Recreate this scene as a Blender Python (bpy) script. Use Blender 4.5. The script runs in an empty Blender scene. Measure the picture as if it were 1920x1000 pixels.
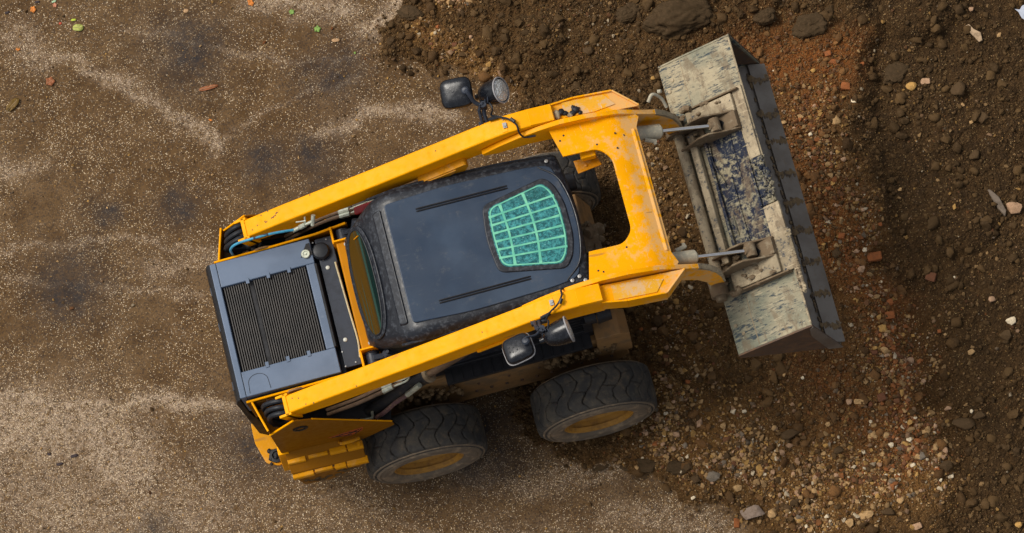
import bpy, bmesh, math, random
import numpy as np
from mathutils import Vector, Matrix, Euler, noise as mnoise

random.seed(7)
RNG = np.random.default_rng(11)
scn = bpy.context.scene
COL = scn.collection
PI = math.pi

# ------------------------------------------------------------------ materials
class NT:
    def __init__(self, name):
        self.m = bpy.data.materials.new(name); self.m.use_nodes = True
        self.t = self.m.node_tree; self.n = self.t.nodes; self.l = self.t.links
        self.b = self.n['Principled BSDF']
        self.tc = self.n.new('ShaderNodeTexCoord').outputs['Object']
        self.geo = self.n.new('ShaderNodeNewGeometry').outputs['Position']
    def link(self, a, b): self.l.new(a, b)
    def val(self, x, sock):
        if hasattr(x, 'is_output'): self.l.new(x, sock)
        else: sock.default_value = x
    def noise(self, scale, detail=4, rough=.55, vec=None, dist=0, stretch=None):
        n = self.n.new('ShaderNodeTexNoise'); v = vec or self.tc
        if stretch:
            mp = self.n.new('ShaderNodeMapping'); mp.inputs['Scale'].default_value = stretch
            self.l.new(v, mp.inputs['Vector']); v = mp.outputs[0]
        self.l.new(v, n.inputs['Vector']); n.inputs['Scale'].default_value = scale
        n.inputs['Detail'].default_value = detail; n.inputs['Roughness'].default_value = rough
        n.inputs['Distortion'].default_value = dist
        return n.outputs['Fac']
    def voro(self, scale, feature='F1', out='Distance', vec=None, rnd=1):
        n = self.n.new('ShaderNodeTexVoronoi'); n.feature = feature
        self.l.new(vec or self.tc, n.inputs['Vector']); n.inputs['Scale'].default_value = scale
        n.inputs['Randomness'].default_value = rnd
        return n.outputs[out]
    def ramp(self, x, a, b, lo=0., hi=1., smooth=True):
        n = self.n.new('ShaderNodeMapRange'); n.interpolation_type = 'SMOOTHSTEP' if smooth else 'LINEAR'
        self.l.new(x, n.inputs['Value'])
        n.inputs['From Min'].default_value = a; n.inputs['From Max'].default_value = b
        n.inputs['To Min'].default_value = lo; n.inputs['To Max'].default_value = hi
        return n.outputs['Result']
    def math(self, op, a, b=0.):
        n = self.n.new('ShaderNodeMath'); n.operation = op
        self.val(a, n.inputs[0]); self.val(b, n.inputs[1]); return n.outputs[0]
    def mix(self, f, a, b, mode='MIX'):
        n = self.n.new('ShaderNodeMix'); n.data_type = 'RGBA'; n.blend_type = mode
        self.val(f, n.inputs[0])
        for x, s in ((a, n.inputs[6]), (b, n.inputs[7])):
            if hasattr(x, 'is_output'): self.l.new(x, s)
            else: s.default_value = (*x, 1) if len(x) == 3 else x
        return n.outputs[2]
    def attr(self, name, out='Fac'):
        n = self.n.new('ShaderNodeAttribute'); n.attribute_name = name; return n.outputs[out]
    def sep(self, vec=None):
        n = self.n.new('ShaderNodeSeparateXYZ'); self.l.new(vec or self.tc, n.inputs[0]); return n.outputs
    def bump(self, h, strength=.3, dist=.01, prev=None):
        n = self.n.new('ShaderNodeBump'); self.l.new(h, n.inputs['Height'])
        n.inputs['Strength'].default_value = strength; n.inputs['Distance'].default_value = dist
        if prev: self.l.new(prev, n.inputs['Normal'])
        return n.outputs[0]
    def out(self, col=None, rough=.5, metal=0., nrm=None, spec=None, coat=None):
        b = self.b
        if col is not None:
            if hasattr(col, 'is_output'): self.l.new(col, b.inputs['Base Color'])
            else: b.inputs['Base Color'].default_value = (*col, 1)
        self.val(rough, b.inputs['Roughness']); self.val(metal, b.inputs['Metallic'])
        if nrm: self.l.new(nrm, b.inputs['Normal'])
        if spec is not None: b.inputs['Specular IOR Level'].default_value = spec
        if coat: b.inputs['Coat Weight'].default_value = coat; b.inputs['Coat Roughness'].default_value = .15
        return self.m

def paint_yellow(name, base=(.93, .380, .0), dust=.0, grime=.35):
    k = NT(name)
    n1 = k.noise(3, 4); n2 = k.noise(22, 6, .65); n3 = k.noise(90, 3)
    c = k.mix(k.ramp(n1, .3, .75), base, tuple(v*.86 for v in base))
    c = k.mix(k.math('MULTIPLY', k.ramp(n2, .58, .78), grime), c, (.24, .11, .02))
    # dried pale mud film, heavier towards the front of the boom
    x = k.sep(k.geo)[0]
    grad = k.ramp(x, 1.15, 1.95, dust, dust + .68)
    film = k.math('MULTIPLY', k.ramp(k.math('ADD', k.noise(9, 9, .78), k.ramp(x, 1.72, 1.84, 0, .06)), .50, .60), grad)
    c = k.mix(film, c, (.66, .42, .20))
    c = k.mix(k.math('MULTIPLY', k.ramp(k.noise(60, 4, .7, stretch=(1, .25, 1)), .60, .72), grad), c, (.68, .50, .30))
    c = k.mix(k.math('MULTIPLY', k.ramp(k.noise(5, 8, .75, dist=.4), .60, .72), .38), c, (.42, .22, .05))
    scr = k.ramp(k.noise(14, 3, .5, stretch=(.12, 1.6, .5)), .665, .69)
    c = k.mix(k.math('MULTIPLY', scr, k.math('MULTIPLY', k.ramp(k.noise(4, 2), .5, .6), .6)), c, (.30, .15, .04))
    # chips and specks
    sp = k.ramp(k.voro(26), .035, .05, 1, 0)
    sp = k.math('MULTIPLY', sp, k.ramp(k.noise(5, 2), .52, .6))
    c = k.mix(sp, c, (.16, .08, .03))
    r = k.ramp(n2, .3, .8, .33, .62)
    return k.out(c, r, nrm=k.bump(n3, .05, .002), spec=.08)

def simple(name, col, rough=.5, metal=0., var=.25, nscale=12, bump=.1, alt=None, thr=(.45, .65), spec=.25):
    k = NT(name)
    n1 = k.noise(nscale, 6, .65)
    c = k.mix(k.ramp(n1, *thr), col, alt or tuple(v*(1-var) for v in col))
    return k.out(c, k.ramp(n1, .3, .8, rough*.85, min(1, rough*1.2)), metal, k.bump(k.noise(nscale*6, 4), bump, .003), spec)

M = {}
M['yellow'] = paint_yellow('yellow_paint')
M['yellow_dirty'] = paint_yellow('yellow_paint_dirty', (.64, .27, .006), dust=.18, grime=1.)
M['orange'] = paint_yellow('orange_paint', (.50, .185, .001), grime=.5)
M['tower'] = paint_yellow('shaded_grimy_tower_paint', (.24, .092, .004), dust=.0, grime=1.)  # yellow paint with the shade of upright plates put into its base, plus grime
M['mud_smear'] = simple('mud_smear', (.17, .115, .06), .9, 0, .4, 26, .6, alt=(.07, .055, .045), spec=.2)

def m_hood():
    k = NT('hood_paint')
    n = k.noise(4, 5); f = k.noise(60, 5, .7)
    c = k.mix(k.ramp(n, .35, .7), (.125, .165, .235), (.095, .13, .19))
    c = k.mix(k.math('MULTIPLY', k.ramp(k.noise(14, 7, .7), .62, .72), .25), c, (.22, .25, .30))
    return k.out(c, k.ramp(f, .3, .7, .30, .42), 0, k.bump(f, .04, .002), spec=.3)
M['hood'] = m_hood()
def m_black(name, base=(.010, .012, .017), drops=.6, rough=.3, lighter=(.060, .068, .082), sc=34):
    k = NT(name)
    f = k.noise(sc, 7, .72); d = k.ramp(k.voro(70), .0, .32, 1, 0)
    mask = k.ramp(f, .50, .62)
    c = k.mix(k.math('MULTIPLY', mask, drops), base, lighter)
    hh = k.math('ADD', k.math('MULTIPLY', f, .7), k.math('MULTIPLY', d, .4))
    return k.out(c, k.ramp(f, .35, .65, rough, rough*1.7), 0, k.bump(hh, .35*drops, .004), spec=.35)
M['cab_black'] = m_black('cab_black_wet')
M['dark'] = simple('dark_steel', (.012, .012, .014), .55, 0, .4, 14, .1, spec=.3)
M['dark2'] = simple('dark_slate_paint', (.03, .036, .05), .42, 0, .3, 14, .1)
def m_roof():
    k = NT('cab_roof_panel')
    p = k.sep(k.geo)
    n = k.noise(2.2, 4); f = k.noise(55, 6, .7)
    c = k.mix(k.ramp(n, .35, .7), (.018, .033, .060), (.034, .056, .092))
    c = k.mix(k.math('MULTIPLY', k.ramp(k.noise(11, 8, .76), .54, .74), .5), c, (.10, .10, .10))
    c = k.mix(k.math('MULTIPLY', k.ramp(k.noise(40, 5, .7, stretch=(.15, 1, 1)), .60, .70), .18), c, (.12, .12, .12))
    return k.out(c, k.ramp(k.noise(5, 4), .3, .7, .30, .45), 0, k.bump(f, .05, .002), spec=.30)
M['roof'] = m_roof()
def m_rubber():
    k = NT('tyre_rubber')
    f = k.noise(9, 6, .65); g = k.noise(50, 5, .7)
    c = k.mix(k.ramp(f, .35, .7), (.036, .035, .034), (.074, .064, .050))
    c = k.mix(k.math('MULTIPLY', k.ramp(k.noise(18, 8, .78), .52, .68), .5), c, (.14, .10, .062))
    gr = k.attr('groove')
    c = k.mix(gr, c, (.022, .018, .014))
    return k.out(c, k.ramp(g, .3, .7, .6, .85), 0, k.bump(g, .3, .005), spec=.15)
M['rubber'] = m_rubber()
M['sidewall'] = simple('tyre_sidewall', (.13, .10, .07), .85, 0, .3, 16, .3, alt=(.24, .175, .11), spec=.3)
M['rim'] = simple('rim_paint', (.40, .195, .028), .6, 0, .3, 14, .2, alt=(.24, .12, .03), thr=(.4, .7))
M['mud'] = simple('dried_mud', (.13, .082, .040), .95, 0, .4, 26, .8, alt=(.065, .040, .020), spec=.1)
M['brownplate'] = simple('muddy_chassis_plate', (.25, .135, .05), .7, 0, .35, 7, .15, alt=(.16, .10, .05))
M['chrome'] = simple('chrome_rod', (.72, .68, .64), .2, 1., .1, 10, .0)
M['zinc'] = simple('zinc_fitting', (.50, .52, .42), .42, .55, .3, 30, .1)
M['bolt'] = simple('bolt_steel', (.36, .36, .35), .45, .6, .2, 40, .1)
M['hose'] = simple('rubber_hose', (.016, .018, .022), .45, 0, .3, 40, .15)
M['bluehose'] = simple('blue_hose', (.06, .30, .46), .4, 0, .25, 30, .1)
M['purplehose'] = simple('dusty_brown_hose', (.10, .052, .055), .6, 0, .3, 30, .2, alt=(.16, .11, .07))
M['red'] = simple('red_plastic', (.28, .008, .008), .35, 0, .2, 20, .05)
M['cream'] = simple('cream_cable', (.5, .42, .25), .6, 0, .2, 20, .05)
M['cyl'] = simple('cylinder_paint', (.36, .33, .25), .8, 0, .3, 40, .5, alt=(.48, .42, .30))
M['cyldark'] = simple('cylinder_black', (.014, .014, .016), .45, 0, .3, 30, .1, alt=(.06, .045, .03), thr=(.55, .75))
M['rod_dirty'] = simple('oily_rod', (.13, .082, .05), .5, .1, .3, 30, .05)
M['mirror_back'] = m_black('mirror_housing', (.007, .008, .011), .35, .18, (.03, .034, .042), 30)
M['rimgrey'] = simple('grey_mirror_rim', (.28, .27, .27), .5, 0, .2, 20, .05)
def m_lens():
    k = NT('lamp_lens')
    v = k.voro(75)
    c = k.mix(k.ramp(v, .1, .6), (.92, .92, .88), (.55, .55, .52))
    return k.out(c, .12, .35, k.bump(v, .6, .006))
M['lens'] = m_lens()
def m_hatch():
    k = NT('tinted_hatch_glass')
    f = k.noise(34, 7, .78); g = k.noise(4, 2); s = k.noise(130, 3, .7)
    c = k.mix(k.ramp(f, .42, .60), (.003, .075, .085), (.045, .27, .28))
    c = k.mix(k.ramp(g, .35, .62), c, (.0, .085, .075), 'MIX') if False else k.mix(k.math('MULTIPLY', k.ramp(g, .48, .62), .6), c, (.008, .07, .065))
    c = k.mix(k.ramp(s, .63, .70), c, (.30, .62, .62))
    return k.out(c, .22, 0, k.bump(f, .5, .004), spec=.3)
M['hatch'] = m_hatch()
M['grid'] = simple('hatch_grid', (.17, .54, .36), .5, 0, .15, 9, .05, alt=(.10, .42, .30), thr=(.4, .6))
def m_window():
    k = NT('rear_window_glass')
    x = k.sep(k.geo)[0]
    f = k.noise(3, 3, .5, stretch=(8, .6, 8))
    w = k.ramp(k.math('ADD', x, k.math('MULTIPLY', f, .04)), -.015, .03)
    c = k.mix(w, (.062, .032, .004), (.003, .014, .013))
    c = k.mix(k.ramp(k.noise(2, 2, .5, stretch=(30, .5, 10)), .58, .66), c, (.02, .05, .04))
    return k.out(c, .15, 0, spec=.12)
M['window'] = m_window()

def m_bucket(name, pale, dark, mid, th=.50, streak=(1, 1, 1), contrast=.06):
    k = NT(name)
    f = k.noise(6, 9, .74, stretch=streak); g = k.noise(34, 8, .74, stretch=streak); h = k.noise(3, 4)
    c = k.mix(k.ramp(h, .35, .65), pale, mid)
    c = k.mix(k.math('MULTIPLY', k.ramp(g, .5, .62), .5), c, tuple(v*.6 for v in pale))
    m2 = k.math('ADD', k.math('MULTIPLY', f, .42), k.math('MULTIPLY', g, .58))
    c = k.mix(k.ramp(m2, th, th + contrast), c, dark)
    c = k.mix(k.math('MULTIPLY', k.ramp(k.noise(70, 4, .7), .63, .70), .8), c, (.50, .43, .29))
    c = k.mix(k.math('MULTIPLY', k.ramp(k.noise(4.5, 8, .72, stretch=(2.2, 1, 2.2)), .50, .62), .65), c, (.15, .105, .062))
    c = k.mix(k.math('MULTIPLY', k.ramp(k.noise(26, 4, .6, stretch=(.25, 2.2, .25)), .60, .66), .6), c, tuple(v*1.25 for v in pale))
    return k.out(c, k.ramp(g, .3, .7, .55, .85), 0, k.bump(g, .5, .005), spec=.25)
M['bucket'] = m_bucket('muddy_bucket_plate', (.37, .31, .20), (.040, .055, .065), (.17, .175, .125), .505, (.6, 2.3, .6), .07)
M['coupler_blue'] = m_bucket('worn_blue_coupler', (.26, .225, .14), (.008, .013, .030), (.11, .11, .09), .43, (1, 1, 1), .08)
M['coupler_pale'] = m_bucket('muddy_coupler_bar', (.40, .32, .205), (.035, .045, .06), (.22, .175, .11), .525, (1, 1, 1), .08)
M['coupler_mud'] = simple('mud_covered_bracket', (.15, .105, .062), .85, 0, .4, 18, .7, alt=(.26, .21, .14), thr=(.5, .7), spec=.2)
def m_inner():
    k = NT('scoured_bucket_steel')
    f = k.noise(5, 5, .6); g = k.noise(30, 6, .7)
    c = k.mix(k.ramp(f, .35, .7), (.175, .152, .128), (.12, .098, .078))
    c = k.mix(k.math('MULTIPLY', k.ramp(g, .55, .7), .5), c, (.14, .09, .05))
    return k.out(c, .55, .25, k.bump(g, .15, .003))
M['inner'] = m_inner()
M['rust'] = simple('rusty_steel', (.10, .065, .045), .7, .2, .3, 20, .3, alt=(.16, .09, .05))
M['decal'] = simple('red_decal', (.42, .09, .02), .6, 0, .3, 40, .05)

# ------------------------------------------------------------------ mesh helper
class MB:
    def __init__(s): s.v = []; s.f = []
    def add(s, vs, fs):
        o = len(s.v); s.v += [tuple(v) for v in vs]; s.f += [tuple(i+o for i in f) for f in fs]; return s
    def box(s, x0, x1, y0, y1, z0, z1, mat=None):
        vs = [(x, y, z) for x in (x0, x1) for y in (y0, y1) for z in (z0, z1)]
        if mat: vs = [mat @ Vector(v) for v in vs]
        return s.add(vs, [(0,1,3,2),(4,6,7,5),(0,4,5,1),(2,3,7,6),(0,2,6,4),(1,5,7,3)])
    def prism(s, pts, f0, f1):
        """pts: list of 2-D; f0/f1 map 2-D point to 3-D for both caps"""
        n = len(pts); a = [f0(*p) for p in pts]; b = [f1(*p) for p in pts]
        return s.add(a+b, [tuple(range(n))[::-1], tuple(range(n, 2*n))] + [(i, (i+1) % n, n+(i+1) % n, n+i) for i in range(n)])
    def prxz(s, pts, y0, y1): return s.prism(pts, lambda x, z: (x, y0, z), lambda x, z: (x, y1, z))
    def prxy(s, pts, t, zf):
        return s.prism(pts, lambda x, y: (x, y, zf(x, y)-t), lambda x, y: (x, y, zf(x, y)))
    def tube(s, path, r, n=10, cap=True):
        path = [Vector(p) for p in path]; m = len(path)
        rs = r if isinstance(r, (list, tuple)) else [r]*m
        rings = []; up = None
        for i, p in enumerate(path):
            t = (path[min(i+1, m-1)] - path[max(i-1, 0)])
            if t.length < 1e-9: t = Vector((0, 0, 1))
            t.normalize()
            if up is None: up = t.orthogonal().normalized()
            up = (up - t*up.dot(t));  up = up.normalized() if up.length > 1e-6 else t.orthogonal().normalized()
            w = t.cross(up)
            rings.append([p + (up*math.cos(2*PI*k/n) + w*math.sin(2*PI*k/n))*rs[i] for k in range(n)])
        vs = [v for rr in rings for v in rr]
        fs = [(i*n+k, i*n+(k+1) % n, (i+1)*n+(k+1) % n, (i+1)*n+k) for i in range(m-1) for k in range(n)]
        if cap: fs += [tuple(range(n))[::-1], tuple(range((m-1)*n, m*n))]
        return s.add(vs, fs)
    def cyl(s, p0, p1, r0, r1=None, n=20): return s.tube([p0, p1], [r0, r0 if r1 is None else r1], n)
    def lathe(s, prof, o, axis, n=32, cap=(False, False)):
        axis = Vector(axis).normalized(); u = axis.orthogonal().normalized(); w = axis.cross(u); o = Vector(o)
        vs = [o + axis*a + (u*math.cos(2*PI*k/n)+w*math.sin(2*PI*k/n))*r for a, r in prof for k in range(n)]
        m = len(prof)
        fs = [(i*n+k, i*n+(k+1) % n, (i+1)*n+(k+1) % n, (i+1)*n+k) for i in range(m-1) for k in range(n)]
        if cap[0]: fs.append(tuple(range(n))[::-1])
        if cap[1]: fs.append(tuple(range((m-1)*n, m*n)))
        return s.add(vs, fs)
    def bolt(s, p, axis=(0, 0, 1), r=.009, h=.008):
        a = Vector(axis).normalized(); p = Vector(p); return s.cyl(p, p+a*h, r, r*.9, 6)
    def pieces(s, tol=.004):
        par = list(range(len(s.v)))
        def fd(i):
            while par[i] != i: par[i] = par[par[i]]; i = par[i]
            return i
        for f in s.f:
            a = fd(f[0])
            for i in f[1:]: par[fd(i)] = a
        comp = {}
        for i in range(len(s.v)): comp.setdefault(fd(i), []).append(i)
        C_ = []
        for ids in comp.values():
            p = [s.v[i] for i in ids]
            C_.append([[min(q[k] for q in p)-tol for k in range(3)], [max(q[k] for q in p)+tol for k in range(3)], [ids[0]]])
        merged = True
        while merged:
            merged = False; out = []
            for c in C_:
                for o in out:
                    if all(c[0][k] <= o[1][k] and o[0][k] <= c[1][k] for k in range(3)):
                        for k in range(3): o[0][k] = min(o[0][k], c[0][k]); o[1][k] = max(o[1][k], c[1][k])
                        o[2] += c[2]; merged = True; break
                else: out.append(c)
            C_ = out
        root = {}
        for j, c in enumerate(C_):
            for i in c[2]: root[fd(i)] = j
        if len(C_) < 2: return None
        ms = [MB() for _ in C_]; mp = {}
        for i, v in enumerate(s.v): m = ms[root[fd(i)]]; mp[i] = len(m.v); m.v.append(v)
        for f in s.f: ms[root[fd(f[0])]].f.append(tuple(mp[i] for i in f))
        return ms
    def build(s, name, mat, parent=None, bevel=.003, seg=2, angle=32, label=None, smooth=True, fix=True, split=True, stuff=False):
        if split and not stuff and len(s.v) < 9000:
            ms = s.pieces()
            if ms:
                os_ = [m.build(name, mat, parent, bevel, seg, angle, label, smooth, fix, False) for m in ms]
                return os_[0]
        me = bpy.data.meshes.new(name); me.from_pydata(s.v, [], s.f)
        if fix:
            bm = bmesh.new(); bm.from_mesh(me); bmesh.ops.recalc_face_normals(bm, faces=bm.faces); bm.to_mesh(me); bm.free()
        if smooth:
            me.shade_smooth(); me.set_sharp_from_angle(angle=math.radians(angle))
        me.materials.append(mat)
        o = bpy.data.objects.new(name, me); COL.objects.link(o)
        if parent: o.parent = parent
        if bevel:
            b = o.modifiers.new('Bevel', 'BEVEL'); b.width = bevel; b.segments = seg; b.limit_method = 'ANGLE'
            b.angle_limit = math.radians(30); b.harden_normals = True
        if label: o['label'] = label
        if stuff: o['kind'] = 'stuff'
        return o

def smooth_path(pts, k=6):
    pts = [Vector(p) for p in pts]; out = []
    P = [pts[0]*2-pts[1]] + pts + [pts[-1]*2-pts[-2]]
    for i in range(1, len(P)-2):
        for j in range(k):
            t = j/k; a, b, c, d = P[i-1], P[i], P[i+1], P[i+2]
            out.append(.5*((2*b)+(-a+c)*t+(2*a-5*b+4*c-d)*t*t+(-a+3*b-3*c+d)*t**3))
    out.append(pts[-1]); return out
def roundpoly(pts, rad, n=5):
    """round the corners of a closed 2-D polygon; rad scalar or list"""
    out = []; m = len(pts)
    for i in range(m):
        r = rad[i] if isinstance(rad, (list, tuple)) else rad
        p = Vector(pts[i]); a = Vector(pts[i-1]) - p; b = Vector(pts[(i+1) % m]) - p
        if r <= 0: out.append(tuple(p)); continue
        d = min(r, a.length*.45, b.length*.45)
        p0 = p + a.normalized()*d; p2 = p + b.normalized()*d
        for j in range(n+1):
            t = j/n; q = p0*(1-t)**2 + p*2*t*(1-t) + p2*t*t; out.append((q.x, q.y))
    return out
def copy_tree(o, parent=None):
    c = o.copy(); COL.objects.link(c)
    if parent: c.parent = parent
    for ch in list(o.children): copy_tree(ch, c)
    return c
def tag(o, label, cat, group=None, kind=None):
    if label: o['label'] = label
    if cat: o['category'] = cat
    if group: o['group'] = group
    if kind: o['kind'] = kind

# ================================================================== THE LOADER
L = bpy.data.objects.new('skid_steer_loader', None); COL.objects.link(L)
L.empty_display_size = .3
tag(L, 'yellow and black skid steer loader with raised arms and muddy bucket', 'loader')

# ---------------- wheels
WB = 1.17
def make_wheel():
    hub = MB()
    hub.lathe([(.05, .0), (.05, .07), (.035, .10), (.03, .19), (.06, .215)], (0, 0, 0), (0, -1, 0), 40)
    w = hub.build('wheel', M['rim'], L, bevel=0)
    b = MB()
    for k in range(8):
        a = 2*PI*k/8; b.bolt((.135*math.cos(a), -.032, .135*math.sin(a)), (0, -1, 0), .013, .018)
    b.cyl((0, -.05, 0), (0, -.072, 0), .045, .04, 24)
    b.build('wheel_nut', M['rust'], w, bevel=0)
    r = MB(); r.lathe([(-.13, .20), (-.1, .212), (.05, .215), (.10, .222), (.118, .236), (.128, .238), (.126, .226), (.10, .212)], (0, 0, 0), (0, -1, 0), 56)
    r.build('rim', M['rim'], w, bevel=0)
    # tyre with real grooves
    NT_, NY = 560, 40
    prof = []
    for j in range(NY+1):
        t = -1 + 2*j/NY; y = .142*t
        rr = .411 - .012*abs(t)**3 - .05*max(0, (abs(t)-.80)/.20)**2.2
        prof.append((y, rr))
    vs = []; gv = []
    for i in range(NT_):
        a = 2*PI*i/NT_; ca, sa = math.cos(a), math.sin(a)
        for j, (y, rr) in enumerate(prof):
            t = y/.142; ph = a/(2*PI)*25
            wave = .34*math.sin(t*4.3+.4) + .30*t + .16*mnoise.noise(Vector((ca*6, sa*6, t*3)))+.05*mnoise.noise(Vector((ca*20, sa*20, t*9)))
            f = (ph + wave) % 1.0
            d = min(f, 1-f)
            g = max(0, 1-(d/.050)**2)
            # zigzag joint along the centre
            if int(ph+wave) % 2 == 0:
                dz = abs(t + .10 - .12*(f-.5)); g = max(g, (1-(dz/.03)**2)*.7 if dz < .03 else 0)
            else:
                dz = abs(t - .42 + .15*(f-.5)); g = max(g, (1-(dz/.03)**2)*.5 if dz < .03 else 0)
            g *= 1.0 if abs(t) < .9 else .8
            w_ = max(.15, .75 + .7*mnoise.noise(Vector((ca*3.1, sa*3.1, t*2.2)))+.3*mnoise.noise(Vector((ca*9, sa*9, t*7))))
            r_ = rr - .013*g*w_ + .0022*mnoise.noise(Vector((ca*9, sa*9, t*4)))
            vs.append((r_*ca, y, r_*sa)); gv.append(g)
    fs = []
    m = NY+1
    for i in range(NT_):
        for j in range(NY):
            fs.append((i*m+j, i*m+j+1, ((i+1) % NT_)*m+j+1, ((i+1) % NT_)*m+j))
    t_ = MB(); t_.add(vs, fs); o = t_.build('tyre', M['rubber'], w, bevel=0, angle=60)
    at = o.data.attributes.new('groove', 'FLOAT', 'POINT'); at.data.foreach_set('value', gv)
    for s, nm in ((-1, 1), (1, 0)):
        sw = MB()
        sw.lathe([(.130*s, .383), (.137*s, .380), (.139*s, .372), (.133*s, .366), (.140*s, .356), (.148*s, .348), (.150*s, .340), (.143*s, .332), (.151*s, .322), (.153*s, .30), (.148*s, .275), (.150*s, .268), (.148*s, .258), (.140*s, .243), (.126*s, .236), (.09*s, .225)],
                 (0, 0, 0), (0, 1, 0), 72)
        sw.build('sidewall', M['sidewall'], w, bevel=0, angle=50)
    return w
w0 = make_wheel()
wheels = []
for i, (x, y, rz, ry) in enumerate([(0, -.782, 0, .3), (WB+.012, -.802, 0, 1.9), (0, .74, PI, .7), (WB+.012, .725, PI, 2.4)]):
    w = w0 if i == 0 else copy_tree(w0, L)
    w.scale = (1.02, 1.10, 1.02); w.location = (x, y, .414); w.rotation_euler = (0, ry, rz); wheels.append(w)

# ---------------- chassis
c = MB()
c.prxz([(-.95, .30), (-.85, .22), (1.42, .22), (1.50, .32), (1.50, .52), (1.42, .86), (-.05, .95), (-.95, 1.0)], -.515, .515)
ch = c.build('chassis', M['brownplate'], L, .008)
c = MB()
for s in (-1, 1):
    for k in range(17):
        x = -.3 + k*.105; c.bolt((x, s*.515, .40+.02*math.sin(k)), (0, s, 0), .012, .012)
        if k % 2: c.bolt((x+.03, s*.515, .58), (0, s, 0), .010, .010)
c.build('bolt_row', M['rust'], ch, 0)
# caked mud behind the wheels
rr = random.Random(5); c = MB()
def lump(mb, p, r, seed, sub=2, sq=(1, 1, 1)):
    bm = bmesh.new(); bmesh.ops.create_icosphere(bm, subdivisions=sub, radius=1)
    vs = []
    for v in bm.verts:
        n = 1 + .35*mnoise.noise(v.co*1.5+Vector((seed, 0, 0))) + .2*mnoise.noise(v.co*3.7+Vector((0, seed, 0)))
        q = v.co*n*r; vs.append((p[0]+q.x*sq[0], p[1]+q.y*sq[1], p[2]+q.z*sq[2]))
    fs = [tuple(v.index for v in f.verts) for f in bm.faces]; bm.free(); mb.add(vs, fs)
for x0, x1 in ((-.25, .34), (.92, 1.42)):
    for k in range(80):
        lump(c, (rr.uniform(x0, x1), -.535-rr.uniform(0, .035), rr.uniform(.62, .84)), rr.uniform(.006, .024), rr.uniform(0, 99))
c.build('caked_mud', M['mud'], ch, 0, smooth=True, angle=60, stuff=True)
# upper chassis deck, dark, with front step blocks
c = MB(); c.box(-.9, 1.30, -.50, .50, .955, 1.10); c.build('deck', M['dark'], L, .006)
c = MB()
for s in (-1,):
    c.prxz([(1.30, .60), (1.53, .60), (1.53, .98), (1.47, 1.04), (1.30, 1.04)], s*.38, s*.56)
    c.box(1.32, 1.42, s*.40-.05, s*.40+.05, 1.04, 1.22)
c.build('step_block', M['brownplate'], L, .008)
c = MB()
for s in (-1, 1):
    c.cyl((1.26, s*.46, 1.30), (1.34, s*.46, 1.30), .055, .06, 20); c.cyl((1.345, s*.46, 1.30), (1.44, s*.46, 1.30), .068, .06, 20)
    c.box(1.24, 1.30, s*.46-.05, s*.46+.05, 1.08, 1.30)
c.build('front_bracket', M['cyldark'], L, .004)
c = MB()      # muddy linkage seen ahead of the cab
for k in range(26):
    lump(c, (1.44+rr.uniform(-.04, .07), rr.uniform(-.32, .22), .98+rr.uniform(0, .12)), rr.uniform(.02, .055), rr.uniform(0, 99))
c.box(1.36, 1.50, .02, .20, .95, 1.10); c.box(1.34, 1.47, -.30, -.10, .9, 1.05)
c.cyl((1.40, -.28, 1.08), (1.47, .06, 1.10), .018); c.tube(smooth_path([(1.44, -.05, 1.1), (1.52, -.15, 1.13), (1.5, -.3, 1.08), (1.44, -.36, 1.1)]), .009)
c.build('muddy_linkage', M['coupler_mud'], L, .004, angle=50, split=False)

# ---------------- engine hood
HY = .467
hz = 1.55
hood = MB()
# frame of four top slabs round the grille recess
hood.box(-1.02, -.978, -HY, HY, 1.20, hz)
hood.box(-.978, -.345, .296, HY, 1.20, hz)
hood.box(-.978, -.345, -HY, -.296, 1.20, hz)
hood.box(-.404, -.345, -.296, .296, 1.20, hz)
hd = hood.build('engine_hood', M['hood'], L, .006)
g = MB(); g.box(-.977, -.405, -.295, .295, 1.40, 1.49); g.build('grille_backing', M['dark'], hd, 0)
def m_grille():
    k = NT('grille_bar'); n = k.noise(9, 5, .6)
    return k.out(k.mix(k.ramp(n, .35, .7), (.042, .036, .031), (.022, .020, .018)), .5, 0, k.bump(k.noise(60, 3), .2, .002))
g = MB()
N = 36; x0 = -.968; x1 = -.412
for k in range(N):
    x = x0 + (x1-x0)*(k+.5)/N
    if k in (11, 12): continue
    g.box(x-.0042, x+.0042, -.294, .294, 1.492, 1.531)
xw = x0 + (x1-x0)*12/N; gd = MB(); gd.box(xw-.015, xw+.015, -.294, .294, 1.492, 1.520); gd.build('grille_divider', M['dark'], hd, .002)
g.build('grille', m_grille(), hd, .0015, 1, split=False)
g = MB()
for s in (-1, 1):
    for x in (-.80, -.66, -.52): g.box(x-.011, x+.011, s*.296-s*.022, s*.31, 1.552, 1.556)
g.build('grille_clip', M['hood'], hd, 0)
g = MB()      # round access cover scored in the hood
g.tube([(-.88+.065*math.cos(a)*1.0+(.0), -.385+.052*math.sin(a), hz+.0012) for a in [PI*k/18 for k in range(19)]], .0016, 5)
g.tube([(-.945, -.385, hz+.0012), (-.95, -.45, hz+.0012)], .0016, 5); g.tube([(-.815, -.385, hz+.0012), (-.81, -.45, hz+.0012)], .0016, 5)
g.tube([(-.978, HY-.01, hz+.0008), (-.978, .30, hz+.0008)], .0014, 5); g.tube([(-.978, -HY+.01, hz+.0008), (-.978, -.30, hz+.0008)], .0014, 5)
g.build('panel_seam', M['dark'], hd, 0)
g = MB(); g.prxy([(-.372, .435), (-.352, .435), (-.345, .352), (-.425, .352)], .002, lambda x, y: hz+.003)
g.build('latch_recess', M['dark'], hd, 0)
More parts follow.
